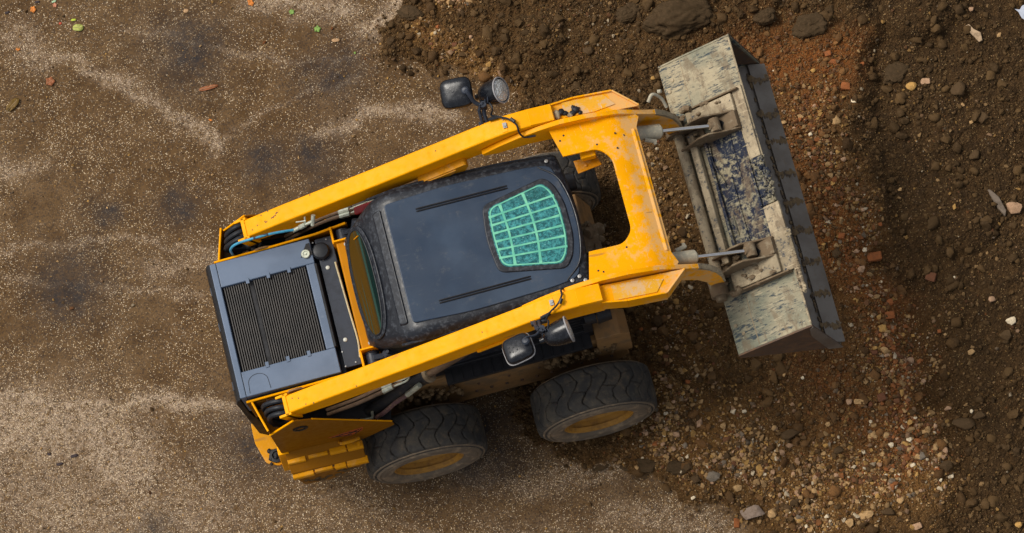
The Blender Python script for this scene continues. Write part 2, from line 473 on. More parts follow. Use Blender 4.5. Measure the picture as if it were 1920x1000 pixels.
g = MB(); g.lathe([(0, .030), (.012, .030), (.016, .026), (.016, .018), (.010, .016), (.010, .008), (.016, .006), (.016, .0)], (-.388, .366, hz+.001), (0, 0, 1), 24)
g.build('hood_lock', M['zinc'], hd, 0)
# rear door / bevel strip
g = MB(); g.prxz([(-1.021, 1.542), (-1.045, 1.52), (-1.062, 1.45), (-1.05, .62), (-1.0, .5), (-.95, .5), (-1.021, 1.2)], -.475, .475)
rd = g.build('rear_door', M['dark'], L, .006)
g = MB()
for s, y in ((1, .30), (-1, -.36), (1, .05)): g.box(-1.058, -1.03, y-.03, y+.03, 1.47, 1.50)
g.build('door_hinge', M['dark2'], rd, .003)
# body under the hood
g = MB(); g.box(-.975, -.20, -.46, .46, .9, 1.195); g.build('engine_bay', M['dark'], L, .005)
# second dark cover between hood and cross member, with black gap
g = MB(); g.box(-.315, -.20, -.44, .46, 1.20, 1.515); g.box(-.345, -.315, -.46, .46, 1.2, 1.44)
fc = g.build('front_cover', M['dark2'], L, .005)
g = MB(); g.prxz([(-.352, 1.551), (-.335, 1.551), (-.318, 1.47), (-.33, 1.46)], -.29, .29); g.build('black_seal', M['dark'], fc, .002)
g = MB()
for x, y in ((-.272, .25), (-.272, -.255)): g.lathe([(0, .014), (.006, .013), (.009, .008), (.010, 0)], (x, y, 1.515), (0, 0, 1), 18)
g.build('white_bolt', simple('white_cap', (.55, .55, .48), .5), fc, 0)
g = MB()
for x, y in ((-.33, .44), (-.24, .44), (-.29, .31), (-.31, -.33), (-.24, -.42), (-.31, -.43)): g.bolt((x, y, 1.516), r=.006, h=.006)
g.build('small_bolt', M['bolt'], fc, 0)
g = MB(); g.lathe([(0, .058), (.03, .058), (.045, .048), (.050, .02), (.050, 0)], (-.288, .365, 1.512), (0, 0, 1), 28); g.build('filler_cap', M['hose'], fc, 0)
g = MB(); g.tube(smooth_path([(-.215, .27, 1.53), (-.208, .1, 1.53), (-.200, -.1, 1.53), (-.192, -.28, 1.53), (-.205, -.40, 1.53)]), .0065, 8); g.build('cable', M['cream'], fc, 0)

# ---------------- cross member (orange) with flanges and cab mounts
g = MB(); g.box(-.178, -.075, -.375, .375, 1.48, 1.60)
cm = g.build('cross_member', M['orange'], L, .012, 3)
g = MB()
for s in (-1, 1):
    g.box(-.19, -.055, s*.378-.006, s*.378+.006, 1.44, 1.625)
    g.box(-.198, -.183, min(s*.372, s*.49), max(s*.372, s*.49), 1.40, 1.60)
g.build('flange', M['yellow'], cm, .003)
g = MB()
for s in (-1, 1):
    g.cyl((-.125, s*.386, 1.53), (-.125, s*.47, 1.53), .046, .046, 20); g.cyl((-.125, s*.39, 1.53), (-.125, s*.40, 1.53), .052, .052, 20)
    g.prxz([(-.12, 1.58), (-.12, 1.50), (.02, 1.46), (.03, 1.56)], s*.42, s*.455)
g.build('cab_mount', M['dark2'], cm, .004)
g = MB()
for s in (-1, 1): g.bolt((-.115, s*.345, 1.60), r=.014, h=.012); g.bolt((-.112, s*.345, 1.612), r=.008, h=.014)
g.build('mount_bolt', M['bolt'], cm, 0)
g = MB(); g.cyl((-.066, .10, 1.55), (-.055, .10, 1.55), .012, .012, 10); g.cyl((-.066, .16, 1.55), (-.055, .16, 1.55), .012, .012, 10); g.build('grease_plug', M['orange'], cm, 0)

# ---------------- cab
cab_st = [  # x, top z, half width at shoulder, shoulder radius
    (-.128, 1.45, .340, .05), (-.126, 1.60, .350, .06), (-.112, 1.68, .372, .07), (-.07, 1.735, .402, .08), (-.02, 1.79, .432, .09),
    (.03, 1.845, .458, .09), (.08, 1.895, .480, .09), (.12, 1.935, .494, .09), (.17, 1.965, .506, .09), (.23, 1.986, .514, .09), (.30, 1.992, .520, .09), (.50, 1.989, .518, .085),
    (.75, 1.985, .510, .08), (1.0, 1.981, .498, .075), (1.2, 1.978, .482, .065), (1.30, 1.976, .470, .06), (1.335, 1.970, .462, .05), (1.350, 1.954, .455, .045)]
def bow(y): return .045*max(0, 1-(y/.45)**2)     # front edge bows forward
cab = MB(); NS = len(cab_st); rows = []
for (x, zt, hw, rad) in cab_st:
    sec = [(-hw+.03, 1.12), (-hw+.012, zt-rad*1.9 if zt-rad*1.9 > 1.2 else 1.25)]
    for k in range(7):
        a = PI/2*k/6; sec.append((-hw + rad*(1-math.cos(a)), zt - rad + rad*math.sin(a)))
    for k in range(1, 10): sec.append((-hw+rad + (2*hw-2*rad)*k/10, zt))
    sec += [(-y, z) for y, z in sec[:9][::-1]]
    fx = max(0, min(1, (x-.9)/.4))
    rows.append([(x + fx*bow(y), y, z) for y, z in sec])
ns = len(rows[0])
cab.add([p for r_ in rows for p in r_], [(i*ns+j, i*ns+j+1, (i+1)*ns+j+1, (i+1)*ns+j) for i in range(NS-1) for j in range(ns-1)]
        + [tuple(range(ns))[::-1], tuple(range((NS-1)*ns, NS*ns))])
cb = cab.build('cab', M['cab_black'], L, 0, angle=50)
# flat centre panel of the roof, a pressed raised sheet
def rz(x, y): return 1.996 - .016*(x-.3) + .006
pan = roundpoly([(.205, -.405), (.205, .405), (.60, .428), (1.15, .408), (1.30, .385), (1.372, .12), (1.372, -.12), (1.30, -.385), (1.15, -.408), (.60, -.428)], [.03, .03, .1, .1, .05, .1, .1, .05, .1, .1])
g = MB(); g.prxy(pan, .02, rz)
# finer top: split by strips so the crown follows
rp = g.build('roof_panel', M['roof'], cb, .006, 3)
g = MB()     # pressed double ribs either side
for s in (-1, 1):
    for dy in (-.008, .008): g.tube([(.40, s*.315+dy, rz(.4, .31)-.001), (.42, s*.315+dy, rz(.4, .31)+.0035), (.98, s*.312+dy, rz(.98, .31)+.0035), (1.0, s*.312+dy, rz(1., .31)-.001)], .0055, 8)
g.build('roof_rib', M['dark'], cb, 0)
g = MB()     # rear raised bolster across the roof
bol = roundpoly([(.115, -.385), (.115, .385), (.175, .395), (.175, -.395)], .02)
g.prxy(bol, .03, lambda x, y: 1.980 - (0.175-x)*.55)
g.build('roof_bolster', M['cab_black'], cb, .012, 3)
# hatch
def hat(grow):
    base = [(.845, .200), (1.215, .275), (1.262, .215), (1.290, .10), (1.290, -.10), (1.262, -.215), (1.215, -.275), (.845, -.200), (.828, 0)]
    cx = 1.06
    out = []
    for x, y in base:
        v = Vector((x-cx, y)); v = v + v.normalized()*grow; out.append((v.x+cx, v.y))
    return roundpoly(out, [.05, .05, .08, .08, .08, .08, .05, .05, .1], 5)
g = MB(); g.prxy(hat(.045), .03, lambda x, y: rz(x, y)+.010); hf = g.build('roof_hatch', M['cab_black'], L, .008, 3)
g = MB(); g.prxy(hat(.004), .008, lambda x, y: rz(x, y)+.0125); hg = g.build('glass', M['hatch'], hf, .001)
g = MB()
poly = hat(-.004); n_ = len(poly)
inn = hat(-.014)
zf = lambda x, y: rz(x, y)+.0155
vs = [(x, y, zf(x, y)) for x, y in poly] + [(x, y, zf(x, y)) for x, y in inn]
g.add(vs, [(i, (i+1) % n_, n_+(i+1) % n_, n_+i) for i in range(n_)])
def strip(a, b, w, seg=8, curve=0, z=.0150):
    a = Vector(a); b = Vector(b); d = (b-a).normalized(); nrm = Vector((-d.y, d.x)); vs = []
    for k in range(seg+1):
        t = k/seg; p = a.lerp(b, t) + nrm*curve*math.sin(PI*t)
        ww = w*(1+.5*abs(2*t-1)**6)
        for s in (-1, 1): q = p + nrm*s*ww/2; vs.append((q.x, q.y, zf(q.x, q.y)-.0155+z))
    g.add(vs, [(2*k, 2*k+1, 2*k+3, 2*k+2) for k in range(seg)])
strip((.925, .205), (.925, -.205), .014, curve=.014); strip((1.085, .238), (1.085, -.238), .014, curve=.022, z=.0153)
for k in range(1, 7):
    t = -1 + 2*k/7
    strip((.838, .195*t), (1.275, .245*t), .0115, curve=0, z=.0157)
g.build('guard_grid', M['grid'], hf, 0, split=False)
# front rim beads of the roof and screws
g = MB()
g.tube(smooth_path([(1.22, .39, 1.985), (1.335, .27, 1.99), (1.378, 0, 1.998), (1.335, -.27, 1.99), (1.22, -.39, 1.985)]), .006, 8)
g.tube(smooth_path([(.62, .505, 1.94), (1.0, .492, 1.935), (1.32, .46, 1.93)]), .010, 8)
g.tube(smooth_path([(.1, -.50, 1.90), (.5, -.512, 1.94), (1.0, -.492, 1.935), (1.32, -.46, 1.93)]), .010, 8)
g.tube(smooth_path([(.1, .50, 1.90), (.35, .512, 1.94), (.62, .505, 1.94)]), .010, 8)
g.build('roof_bead', M['cab_black'], cb, 0)
g = MB()
for x, y in ((1.285, .415), (1.25, -.40), (1.30, -.385), (1.33, -.42)):
    g.lathe([(0, .012), (.005, .012), (.006, .007), (.003, .005), (.003, 0)], (x, y, 1.984), (0, 0, 1), 16)
g.build('roof_screw', M['bolt'], cb, 0)
# rear window: ellipse lying on the sloping rear of the cab
wc = Vector((-.030, 0, 1.782)); wn = Vector((-.74, 0, .67)).normalized(); wu = Vector((0, 1, 0)); wv = wu.cross(wn).normalized()
def ell(a, b, off, n=56, p=2.4):
    out = []
    for k in range(n):
        t = 2*PI*k/n; c_, s_ = math.cos(t), math.sin(t)
        out.append(wc + wu*a*math.copysign(abs(c_)**(2/p), c_) + wv*b*math.copysign(abs(s_)**(2/p), s_) + wn*off)
    return out
def disc(mb, a, b, o0, o1):
    A, B = ell(a, b, o0), ell(a, b, o1); n = len(A)
    mb.add(A+B, [tuple(range(n))[::-1], tuple(range(n, 2*n))]+[(i, (i+1) % n, n+(i+1) % n, n+i) for i in range(n)])
g = MB(); disc(g, .388, .145, -.06, .010); wf = g.build('rear_window', M['cab_black'], L, .008, 3)
g = MB(); disc(g, .355, .104, .0, .0125); g.build('glass', M['window'], wf, .001)
g = MB(); A = ell(.359, .108, .013); g.tube(A+[A[0], A[1]], .005, 8, False); g.build('window_seal', M['hose'], wf, 0)
g = MB(); g.box(-.01, .02, .25, .33, 1.83, 1.835, None); 
g = MB(); g.tube([wc+wu*.30+wv*.0+wn*.018, wc+wu*.305+wv*.05+wn*.018], .005, 6); g.build('window_catch', M['orange'], wf, 0)
# cab sides: black mesh screens
g = MB()
for s in (-1, 1):
    g.box(.10, 1.26, s*.468-.004, s*.468+.004, 1.12, 1.86)
    for k in range(11): g.box(.12, 1.24, s*.476-.004, s*.476+.004, 1.15+k*.062, 1.162+k*.062)
g.build('side_screen', M['dark'], cb, .001, 1)
# lower body shelf with ribbed black tread beside the cab
g = MB()
for s in (-1, 1):
    g.box(.28, 1.27, s*.475 if s > 0 else -.60, .60 if s > 0 else -.475, 1.02, 1.06)
    for k in range(14): x = .32+k*.068; g.box(x, x+.008, min(s*.48, s*.595), max(s*.48, s*.595), 1.06, 1.068)
g.build('side_deck', M['dark'], L, .002, 1)
# quarter piece with bolt behind the cab on the near side, dark struts
for s in (-1, 1):
    g = MB()
    g.tube(smooth_path([(-.04, s*.455, 1.60), (.02, s*.50, 1.56), (.06, s*.52, 1.50), (.16, s*.51, 1.62), (.36, s*.512, 1.74)]), .014, 8)
    g.cyl((-.03, s*.44, 1.60), (-.015, s*.48, 1.64), .03, .022, 12)
    g.bolt((-.015, s*.45, 1.665), r=.013, h=.014)
    g.build('cab_stay', M['dark2'], cb, .002)

# ---------------- rear towers either side
for s in (-1, 1):
    g = MB()
    yi, yo = .488*s, .715*s
    # inner plate beside the hood with round swell
    g.prxz([(-.995, 1.50), (-.995, 1.1), (-.10, 1.1), (-.075, 1.60), (-.30, 1.535)], yi-.006, yi+.006)
    # rear plate
    a, b = Vector((-.955, s*.495)), Vector((-.895, s*.712)); d = (b-a).normalized()*0.0; nn = Vector((-(b-a).y, (b-a).x)).normalized()*.006
    q = [a-nn, b-nn, b+nn, a+nn]
    g.prism([(p.x, p.y) for p in q], lambda x, y: (x, y, .80), lambda x, y: (x, y, 1.492))
    # outer plate
    g.prxz([(-.90, 1.40), (-.715, 1.60), (-.60, 1.53), (-.14, .955), (-.135, .87), (-.36, .72), (-.88, .72), (-.91, .80)], yo-.006, yo+.006)
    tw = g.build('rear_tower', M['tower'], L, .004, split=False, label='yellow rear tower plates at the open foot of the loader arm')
    f_ = MB(); f_.prxy([(-.94, s*.50), (-.89, s*.70), (-.15, s*.70), (-.10, s*.50)], .01, lambda x, y: 1.10 if x < -.5 else .90); f_.build('tower_floor', M['dark'], tw, 0)
    f_ = MB(); f_.prxz([(-.93, 1.47), (-.93, 1.1), (-.12, 1.1), (-.10, 1.55), (-.30, 1.50)], s*.4955, s*.4985); f_.build('inner_liner', M['dark'] if s > 0 else M['rim'], tw, 0)
    g = MB()   # bright plate edges and pivot boss swell
    g.tube([(-.99, yi, 1.503), (-.62, yi, 1.515), (-.30, yi, 1.538), (-.085, yi, 1.602)], .0085, 8)
    g.tube([(-.957, s*.497, 1.498), (-.897, s*.710, 1.494)], .0075, 8)
    g.tube([(-.90, yo, 1.405), (-.715, yo, 1.605)], .007, 8)
    g.tube([(-.60, yo, 1.535), (-.14, yo, .962)], .005, 8)
    g.build('plate_edge', M['yellow'], tw, 0)
    g = MB(); g.lathe([(0, .085), (.012, .085), (.02, .06), (.02, 0)], (-.66, yi, 1.45), (0, s, 0), 32, (True, False)); g.build('pivot_boss', M['brownplate'], tw, 0)
    g = MB()
    for x, y, z in ((-.93, .53, 1.135), (-.90, .55, 1.135), (-.93, .60, 1.135)): g.bolt((x, s*y, z), r=.006, h=.004)
    for x in (-.86, -.80): g.bolt((x, yi+s*.006, 1.46), (0, s, 0), .010, .006)
    for x in (-.45, -.40, -.27, -.22): g.bolt((x, yi+s*.006, 1.51), (0, s, 0), .011, .008)
    g.build('tower_bolt', M['bolt'], tw, 0)
    g = MB()     # slotted plate at the foot
    slot = roundpoly([(-.945, s*.515), (-.90, s*.70), (-.70, s*.70), (-.72, s*.515)], .01)
    g.prxy(slot, .008, lambda x, y: 1.36)
    g.build('slot_plate', M['orange'] if s < 0 else M['brownplate'], tw, .003)
    g = MB(); g.prxy(roundpoly([(-.895, s*.575), (-.875, s*.665), (-.72, s*.665), (-.72, s*.56)], .035), .003, lambda x, y: 1.3635); g.build('slot', M['dark'], tw, 0)
    # outer lower apron with its two hinge rows
    # stepped apron: folded shelf, two rows of hinge knuckles with open gaps, tapering skirt
    g = MB()
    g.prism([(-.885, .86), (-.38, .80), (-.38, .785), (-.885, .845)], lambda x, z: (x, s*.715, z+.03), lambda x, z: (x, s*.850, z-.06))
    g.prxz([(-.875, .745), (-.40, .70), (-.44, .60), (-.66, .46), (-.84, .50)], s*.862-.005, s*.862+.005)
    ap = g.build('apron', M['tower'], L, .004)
    g = MB(); g.prism([(-.80, .80), (-.44, .775), (-.44, .765), (-.80, .79)], lambda x, z: (x, s*.790, z+.004), lambda x, z: (x, s*.832, z-.022)); g.build('apron_gap', M['dark'], ap, 0)
    for row, (yy, zz_) in enumerate(((.775, .845), (.862, .775))):
        g = MB(); spans = ((-.885, -.765, .022), (-.745, -.615, .013), (-.600, -.490, .022), (-.480, -.375, .026)) if row == 0 else ((-.880, -.740, .023), (-.730, -.610, .012), (-.595, -.520, .022), (-.512, -.370, .025))
        for (xa, xb, h) in spans:
            dz_ = -(xa+.885)*.09
            g.prism(roundpoly([(-h, -.030), (-h, .010), (h*.7, .012), (h, -.004), (h*.9, -.034)], .004, 2), lambda a, b: (xa, s*(yy+a), zz_+dz_+b), lambda a, b: (xb, s*(yy+a), zz_+dz_-(xb-xa)*.09+b))
        g.cyl((-.88, s*yy, zz_-.012), (-.38, s*yy, zz_-.057), .008, .008, 8)
        g.build('hinge_row', M['yellow_dirty'], ap, .003, split=False)
    g = MB(); g.tube(smooth_path([(-.52, s*.728, .83), (-.50, s*.76, .90), (-.44, s*.765, .915), (-.39, s*.745, .86)]), .012, 8); g.bolt((-.40, s*.775, .83), r=.014, h=.012); g.build('latch_handle', M['yellow_dirty'], ap, 0, split=False)
    g = MB()
    for k in range(26): x_ = rr.uniform(-.84, -.45); lump(g, (x_, s*.868, .50+rr.uniform(0, .10)+.35*abs(x_+.68)), rr.uniform(.006, .020), rr.uniform(0, 99), 1, (1.5, .5, 1))
    g.build('mud_spatter', M['mud'], ap, 0, angle=60, stuff=True)
    g = MB(); g.lathe([(-.01, .05), (.004, .05), (.006, .042), (.006, .03), (-.004, .028), (-.004, 0)], (-.70, yo+s*.008, 1.40), (0, s, 0), 28); g.build('pivot_hole', M['dark'], tw, 0)
    if s < 0:
        g = MB(); g.prxz([(-.575, .985), (-.33, 1.03), (-.345, .95), (-.43, .90)], yo-.0085, yo-.0065); dc = g.build('warning_sticker', M['decal'], L, 0, label='worn red warning sticker with black line drawing')
        g = MB()
        for a_, b_ in (((-.55, .98), (-.42, .92)), ((-.50, .99), (-.38, .98)), ((-.46, .93), (-.36, 1.01)), ((-.43, 1.0), (-.37, .95)), ((-.40, .92), (-.345, 1.0)), ((-.53, .975), (-.45, .99))):
            g.cyl((a_[0], yo-.009, a_[1]), (b_[0], yo-.009, b_[1]), .003, .003, 6)
        g.build('sticker_line', M['dark'], dc, 0, split=False)
    # hoses looping out of the arm foot
    for k in range(3):
        g = MB(); o = k*.042
        g.tube(smooth_path([(-.69, s*(.58+o), 1.60), (-.79, s*(.565+o), 1.615), (-.875+k*.01, s*(.555+o), 1.56), (-.89+k*.01, s*(.56+o), 1.47), (-.84, s*(.57+o), 1.40), (-.76, s*(.575+o), 1.34)]), .017, 10)
        g.build('hose_loop', M['hose'], tw, 0)
    # rear bumper ear with lamp socket
    g = MB(); zf_ = lambda x, y: .50 + (abs(y)-.5)*-.1
    g.prxy(roundpoly([(-1.00, s*.33), (-1.105, s*.36), (-1.108, s*.50), (-1.065, s*.65), (-.98, s*.69), (-.92, s*.66), (-.93, s*.40)], .02), .02, zf_)
    bu = g.build('bumper_ear', M['yellow_dirty'], L, .004)
    g = MB()
    for k in range(16): lump(g, (-.985+rr.uniform(-.05, .05), s*(.62+rr.uniform(-.05, .05)), .495), rr.uniform(.008, .022), rr.uniform(0, 99), 1, (1, 1, .5))
    g.build('oily_mud', M['dark'], bu, 0, angle=60, stuff=True)
    g = MB(); g.lathe([(0, .05), (.012, .048), (.014, .03), (.004, .026), (.004, 0)], (-.985, s*.62, .49), (0, 0, 1), 20); g.build('lamp_socket', M['dark'], bu, 0)
    g = MB(); g.prxz([(-.93, .9), (-.86, .9), (-.86, .45), (-.96, .45)], s*.70-.03, s*.70+.03); g.build('tail_post', M['yellow'], bu, .005)
    for k in range(14):
        pass
# dark clutter inside the far tower
g = MB()
for k in range(14): lump(g, (-.84+rr.uniform(0, .2), .53+rr.uniform(0, .08), 1.30+rr.uniform(0, .08)), rr.uniform(.015, .04), rr.uniform(0, 99))
g.build('oily_fittings', M['dark'], L, 0, angle=60, stuff=True)
# blue hose and zinc fittings on the far side
g = MB(); g.tube(smooth_path([(-.86, .51, 1.50), (-.855, .515, 1.60), (-.80, .515, 1.68), (-.68, .505, 1.73), (-.55, .502, 1.735), (-.41, .500, 1.70)]), .0085, 10)
bh = g.build('blue_hose', M['bluehose'], L, 0)
g = MB(); g.tube(smooth_path([(-.68, .505, 1.73), (-.62, .504, 1.736), (-.58, .503, 1.737)]), .0098, 10); g.build('hose_sleeve', M['dark2'], bh, 0)
g = MB(); g.cyl((-.42, .50, 1.69), (-.375, .50, 1.715), .014, .014, 12); g.cyl((-.37, .50, 1.72), (-.33, .50, 1.745), .018, .018, 8); g.cyl((-.33, .50, 1.745), (-.28, .50, 1.77), .011, .011, 10)
g.cyl((-.285, .48, 1.75), (-.262, .53, 1.80), .014, .014, 8); g.cyl((-.32, .515, 1.77), (-.385, .53, 1.75), .005, .005, 6); g.cyl((-.33, .50, 1.75), (-.32, .54, 1.78), .006, .006, 6)
g.build('hose_fitting', M['zinc'], bh, 0)
# dark wedge gusset beyond the far tower and red reservoir behind the cab
g = MB(); g.prxz([(-.45, 1.12), (-.45, 1.38), (.0, 1.32), (.0, 1.12)], .62, .63); g.build('inner_gusset', M['dark'], L, .003)
g = MB(); g.prism([(-.02, 1.56), (.05, 1.50), (.26, 1.52), (.34, 1.60), (.2, 1.62)], lambda x, z: (x, .535, z), lambda x, z: (x, .60, z-.02)); g.build('red_reservoir', M['red'], L, .012, 3)

# ---------------- loader arms, mirrored pair
ztop = [(-.735, 1.645), (-.45, 1.755), (.20, 1.985), (.60, 2.135), (.93, 2.262), (1.10, 2.318), (1.24, 2.325), (1.405, 2.31)]
def zt(x):
    for (a, za), (b, zb) in zip(ztop, ztop[1:]):
        if x <= b: return za + (zb-za)*(x-a)/(b-a)
    return ztop[-1][1]
for s in (-1, 1):
    YI, YO = .552, .672
    xs = [-.735, -.45, .2, .6, .93, 1.10, 1.24, 1.405]
    low = [.14, .19, .20, .20, .21, .235, .24, .235]
    g = MB()
    pts = [(x, zt(x)) for x in xs] + [(x, zt(x)-d) for x, d in list(zip(xs, low))[::-1]]
    g.prxz(pts, s*YI, s*YO)
    arm = g.build('loader_arm', M['yellow'], L, .012, 3)
    # collar at the foot
    g = MB()
    ang = math.atan2(.11, .285)
    def rot(x, z, o=(-.735, 1.645)): c_, s_ = math.cos(ang), math.sin(ang); return (o[0]+x*c_-z*s_, o[1]+x*s_+z*c_)
    P = [rot(-.05, .004), rot(.03, .004), rot(.03, -.02), rot(-.05, -.02)]
    for y0, y1, x0, x1 in ((.538, .556, -.06, .03), (.668, .686, -.06, .03), (.538, .686, -.012, .016)):
        q = [rot(x0, .006), rot(x1, .006), rot(x1, -.15), rot(x0, -.15)]
        g.prxz(q, s*y0, s*y1)
    g.build('foot_collar', M['yellow'], arm, .004)
    # front bracket: shelf, outer rim and inner web that runs on as the goose neck
    g = MB()
    shelf = [(1.39, .56), (1.39, .672), (1.55, .690), (1.80, .690), (1.945, .56)]
    g.prism([(x, s*y) for x, y in shelf], lambda x, y: (x, y, 2.27-(x-1.39)*.22-.012), lambda x, y: (x, y, 2.27-(x-1.39)*.22))
    rim = [(1.39, .672), (1.55, .692), (1.80, .692), (1.945, .562)]
    for (a, b) in zip(rim, rim[1:]):
        a3 = Vector((a[0], s*a[1], 2.285-(a[0]-1.39)*.22)); b3 = Vector((b[0], s*b[1], 2.285-(b[0]-1.39)*.22)); d_ = (b3-a3); nn = Vector((-d_.y, d_.x, 0)).normalized()*.006
        dn = Vector((0, 0, -.15))
        if b[0] > 1.9: dn = Vector((-.0, 0, -.13))
        vs = [a3-nn, b3-nn, b3+nn, a3+nn]; g.add([*vs, *[v+dn for v in vs]], [(0, 1, 2, 3), (7, 6, 5, 4), (0, 4, 5, 1), (1, 5, 6, 2), (2, 6, 7, 3), (3, 7, 4, 0)])
    g.build('front_bracket', M['yellow'], arm, .003)
    g = MB()
    web = [(.90, 2.135), (1.02, 2.205), (1.15, 2.262), (1.28, 2.30), (1.42, 2.322), (1.60, 2.300), (1.80, 2.225), (1.90, 2.14), (1.97, 2.085), (2.04, 2.03), (2.10, 1.955), (2.15, 1.85), (2.185, 1.72), (2.20, 1.58),
           (2.19, 1.49), (2.13, 1.48), (2.10, 1.56), (2.08, 1.66), (2.02, 1.77), (1.92, 1.86), (1.70, 2.04), (1.45, 2.07), (1.20, 2.10), (1.0, 2.08), (.91, 2.10)]
    g.prxz(web, s*.516, s*.549)
    neck = g.build('goose_neck', M['yellow'], arm, .005)
    g = MB()
    # muddy scraped edge along the neck
    g.prxz([(2.04, 2.034), (2.103, 1.957), (2.154, 1.85), (2.189, 1.72), (2.204, 1.58), (2.19, 1.58), (2.175, 1.71), (2.14, 1.84), (2.09, 1.94), (2.03, 2.02)], s*.5145, s*.5505)
    g.build('scraped_edge', M['coupler_pale'], arm, .001)
    # underside swell pads on the inner face
    g = MB()
    if s > 0: g.prxz(roundpoly([(.44, 1.93), (.78, 2.07), (.80, 2.03), (.74, 1.88), (.62, 1.80), (.50, 1.84)], .04), s*.505, s*.551)
    if s > 0: g.prxz(roundpoly([(.50, 1.945), (.72, 2.03), (.68, 1.96), (.56, 1.90)], .02), s*.497, s*.506)
    if s > 0: g.build('inner_pad', M['yellow_dirty'], arm, .014, 3)
    # outer ledge
    g = MB()
    g.prxz([(.55, 1.955), (.78, 2.045), (.80, 2.03), (.56, 1.935)], s*.672, s*.688)
    g.build('outer_ledge', M['yellow'], arm, .003)
    # cover plates on top
    g = MB()
    def plate_top(x0, x1, y0, y1, h=.004):
        vs = []
        for x in (x0, x1):
            for y in (y0, y1):
                vs += [(x, s*y, zt(x)-.004), (x, s*y, zt(x)+h)]
        g.add(vs, [(0,1,3,2),(4,6,7,5),(0,4,5,1),(2,3,7,6),(0,2,6,4),(1,5,7,3)])
    plate_top(1.062, 1.10, .562, .662, .003); plate_top(1.245, 1.40, .556, .668)
    g.build('cover_plate', M['yellow'], arm, .003)
    g = MB(); g.prism([(1.47, s*.575), (1.66, s*.575), (1.80, s*.60), (1.74, s*.675), (1.47, s*.675)], lambda x, y: (x, y, 2.273-(x-1.39)*.22), lambda x, y: (x, y, 2.276-(x-1.39)*.22)); g.build('worn_panel', paint_yellow('dusty_panel_paint'+str(s), (.80, .40, .03), dust=.75), arm, 0)
    g = MB(); g.box(1.075, 1.10, min(s*.585, s*.62), max(s*.585, s*.62), 2.322, 2.328); g.bolt((1.09, s*.60, 2.326), r=.009); g.bolt((1.085, s*.645, 2.32), r=.006)
    g.build('sticker', M['bolt'], arm, 0)
    g = MB()
    for x, y in ((-.68, .585), (-.64, .60), (-.60, .655), (-.55, .665), (.62, .62), (-.25, .66)): g.cyl((x, s*y, zt(x)-.002), (x, s*y, zt(x)+.0008), .005, .005, 8)
    if s > 0:
        for k in range(7):
            x = -.60+rr.uniform(0, .13); y = .60+(x+.60)*.35+rr.uniform(-.012, .012); q = rr.uniform(.008, .022); e2 = rr.uniform(.002, .005)
            g.add([(x, y, zt(x)+.0012), (x+q, y+e2*1.4, zt(x+q)+.0012), (x+q*.8, y-e2, zt(x+q*.8)+.0012), (x+q*.3, y-e2*1.8, zt(x+q*.3)+.0012)], [(0, 3, 2, 1)])
    g.build('paint_scar', M['rust'], arm, 0, stuff=True)
    # cable tied round the arm
    g = MB(); g.tube(smooth_path([(1.02, s*.70, 2.30), (1.06, s*.665, 2.335), (1.12, s*.63, 2.345), (1.16, s*.58, 2.345), (1.165, s*.535, 2.31), (1.19, s*.515, 2.26), (1.26, s*.505, 2.26)]), .0065, 8)
    g.cyl((1.135, s*.628, 2.345), (1.155, s*.60, 2.35), .012, .012, 8)
    g.build('cable', M['hose'], arm, 0)
    if s > 0:
        g = MB()
        for (a_, b_, c_) in ((1.455, .612, .024), (1.475, .600, .018), (1.525, .592, .022), (1.548, .610, .027), (1.57, .585, .016), (1.535, .630, .014)): lump(g, (a_, b_, 2.275-(a_-1.39)*.22), c_, a_*70, 2, (1.1, 1, .6))
        g.build('black_grease_lump', M['dark'], arm, 0, angle=60)
        g = MB(); lump(g, (1.425, .600, 2.27), .026, 3.3, 2, (.8, 1.3, .6)); lump(g, (1.50, .585, 2.25), .018, 8.3, 2, (1.3, 1, .5)); g.build('dried_splash', M['coupler_pale'], arm, 0, angle=60)
    # lift cylinder
    base = Vector((-.30, s*.60, .88)); top = Vector((.19, s*.60, 1.42)); end = Vector((.56, s*.60, 1.80))
    g = MB(); g.cyl(base, top, .045, .045, 24); g.cyl(top-(top-base).normalized()*.03, top+(top-base).normalized()*.004, .052, .052, 24); g.cyl(base+Vector((0, -.05, 0)), base+Vector((0, .05, 0)), .05, .05, 20)
    lc = g.build('lift_cylinder', M['cyldark'], L, .003)
    g = MB(); g.cyl(top, end, .024, .024, 18); g.build('rod', M['rod_dirty'], lc, 0)
    g = MB(); g.lathe([(0, .055), (.012, .056), (.02, .045), (.02, .025)], top, (end-top), 24); g.build('gland', M['coupler_mud'], lc, 0)
    g = MB(); g.tube(smooth_path([(-.26, s*.66, .92), (-.18, s*.665, 1.02), (-.07, s*.665, 1.20), (.04, s*.66, 1.32), (.10, s*.655, 1.40)]), .015, 10); g.build('hose', M['purplehose'], lc, 0)
    g = MB(); g.cyl((.02, s*.66, 1.30), (.12, s*.652, 1.42), .019, .019, 10); g.cyl((-.28, s*.66, .90), (-.24, s*.665, .94), .02, .02, 10)
    g.tube(smooth_path([(-.34, s*.65, .95), (-.30, s*.67, 1.0), (-.26, s*.66, .97), (-.25, s*.63, 1.0)]), .009, 8)
    g.build('hose_fitting', M['zinc'], lc, 0)
    g = MB()
    for k in range(2): g.tube(smooth_path([(-.52, s*(.60+.03*k), 1.22), (-.30, s*(.61+.03*k), 1.34), (-.12, s*(.60+.03*k), 1.42), (.02, s*(.58+.03*k), 1.46)]), .013, 8)
    pl = g.build('pressure_line', M['rod_dirty'], L, 0)
    g = MB()
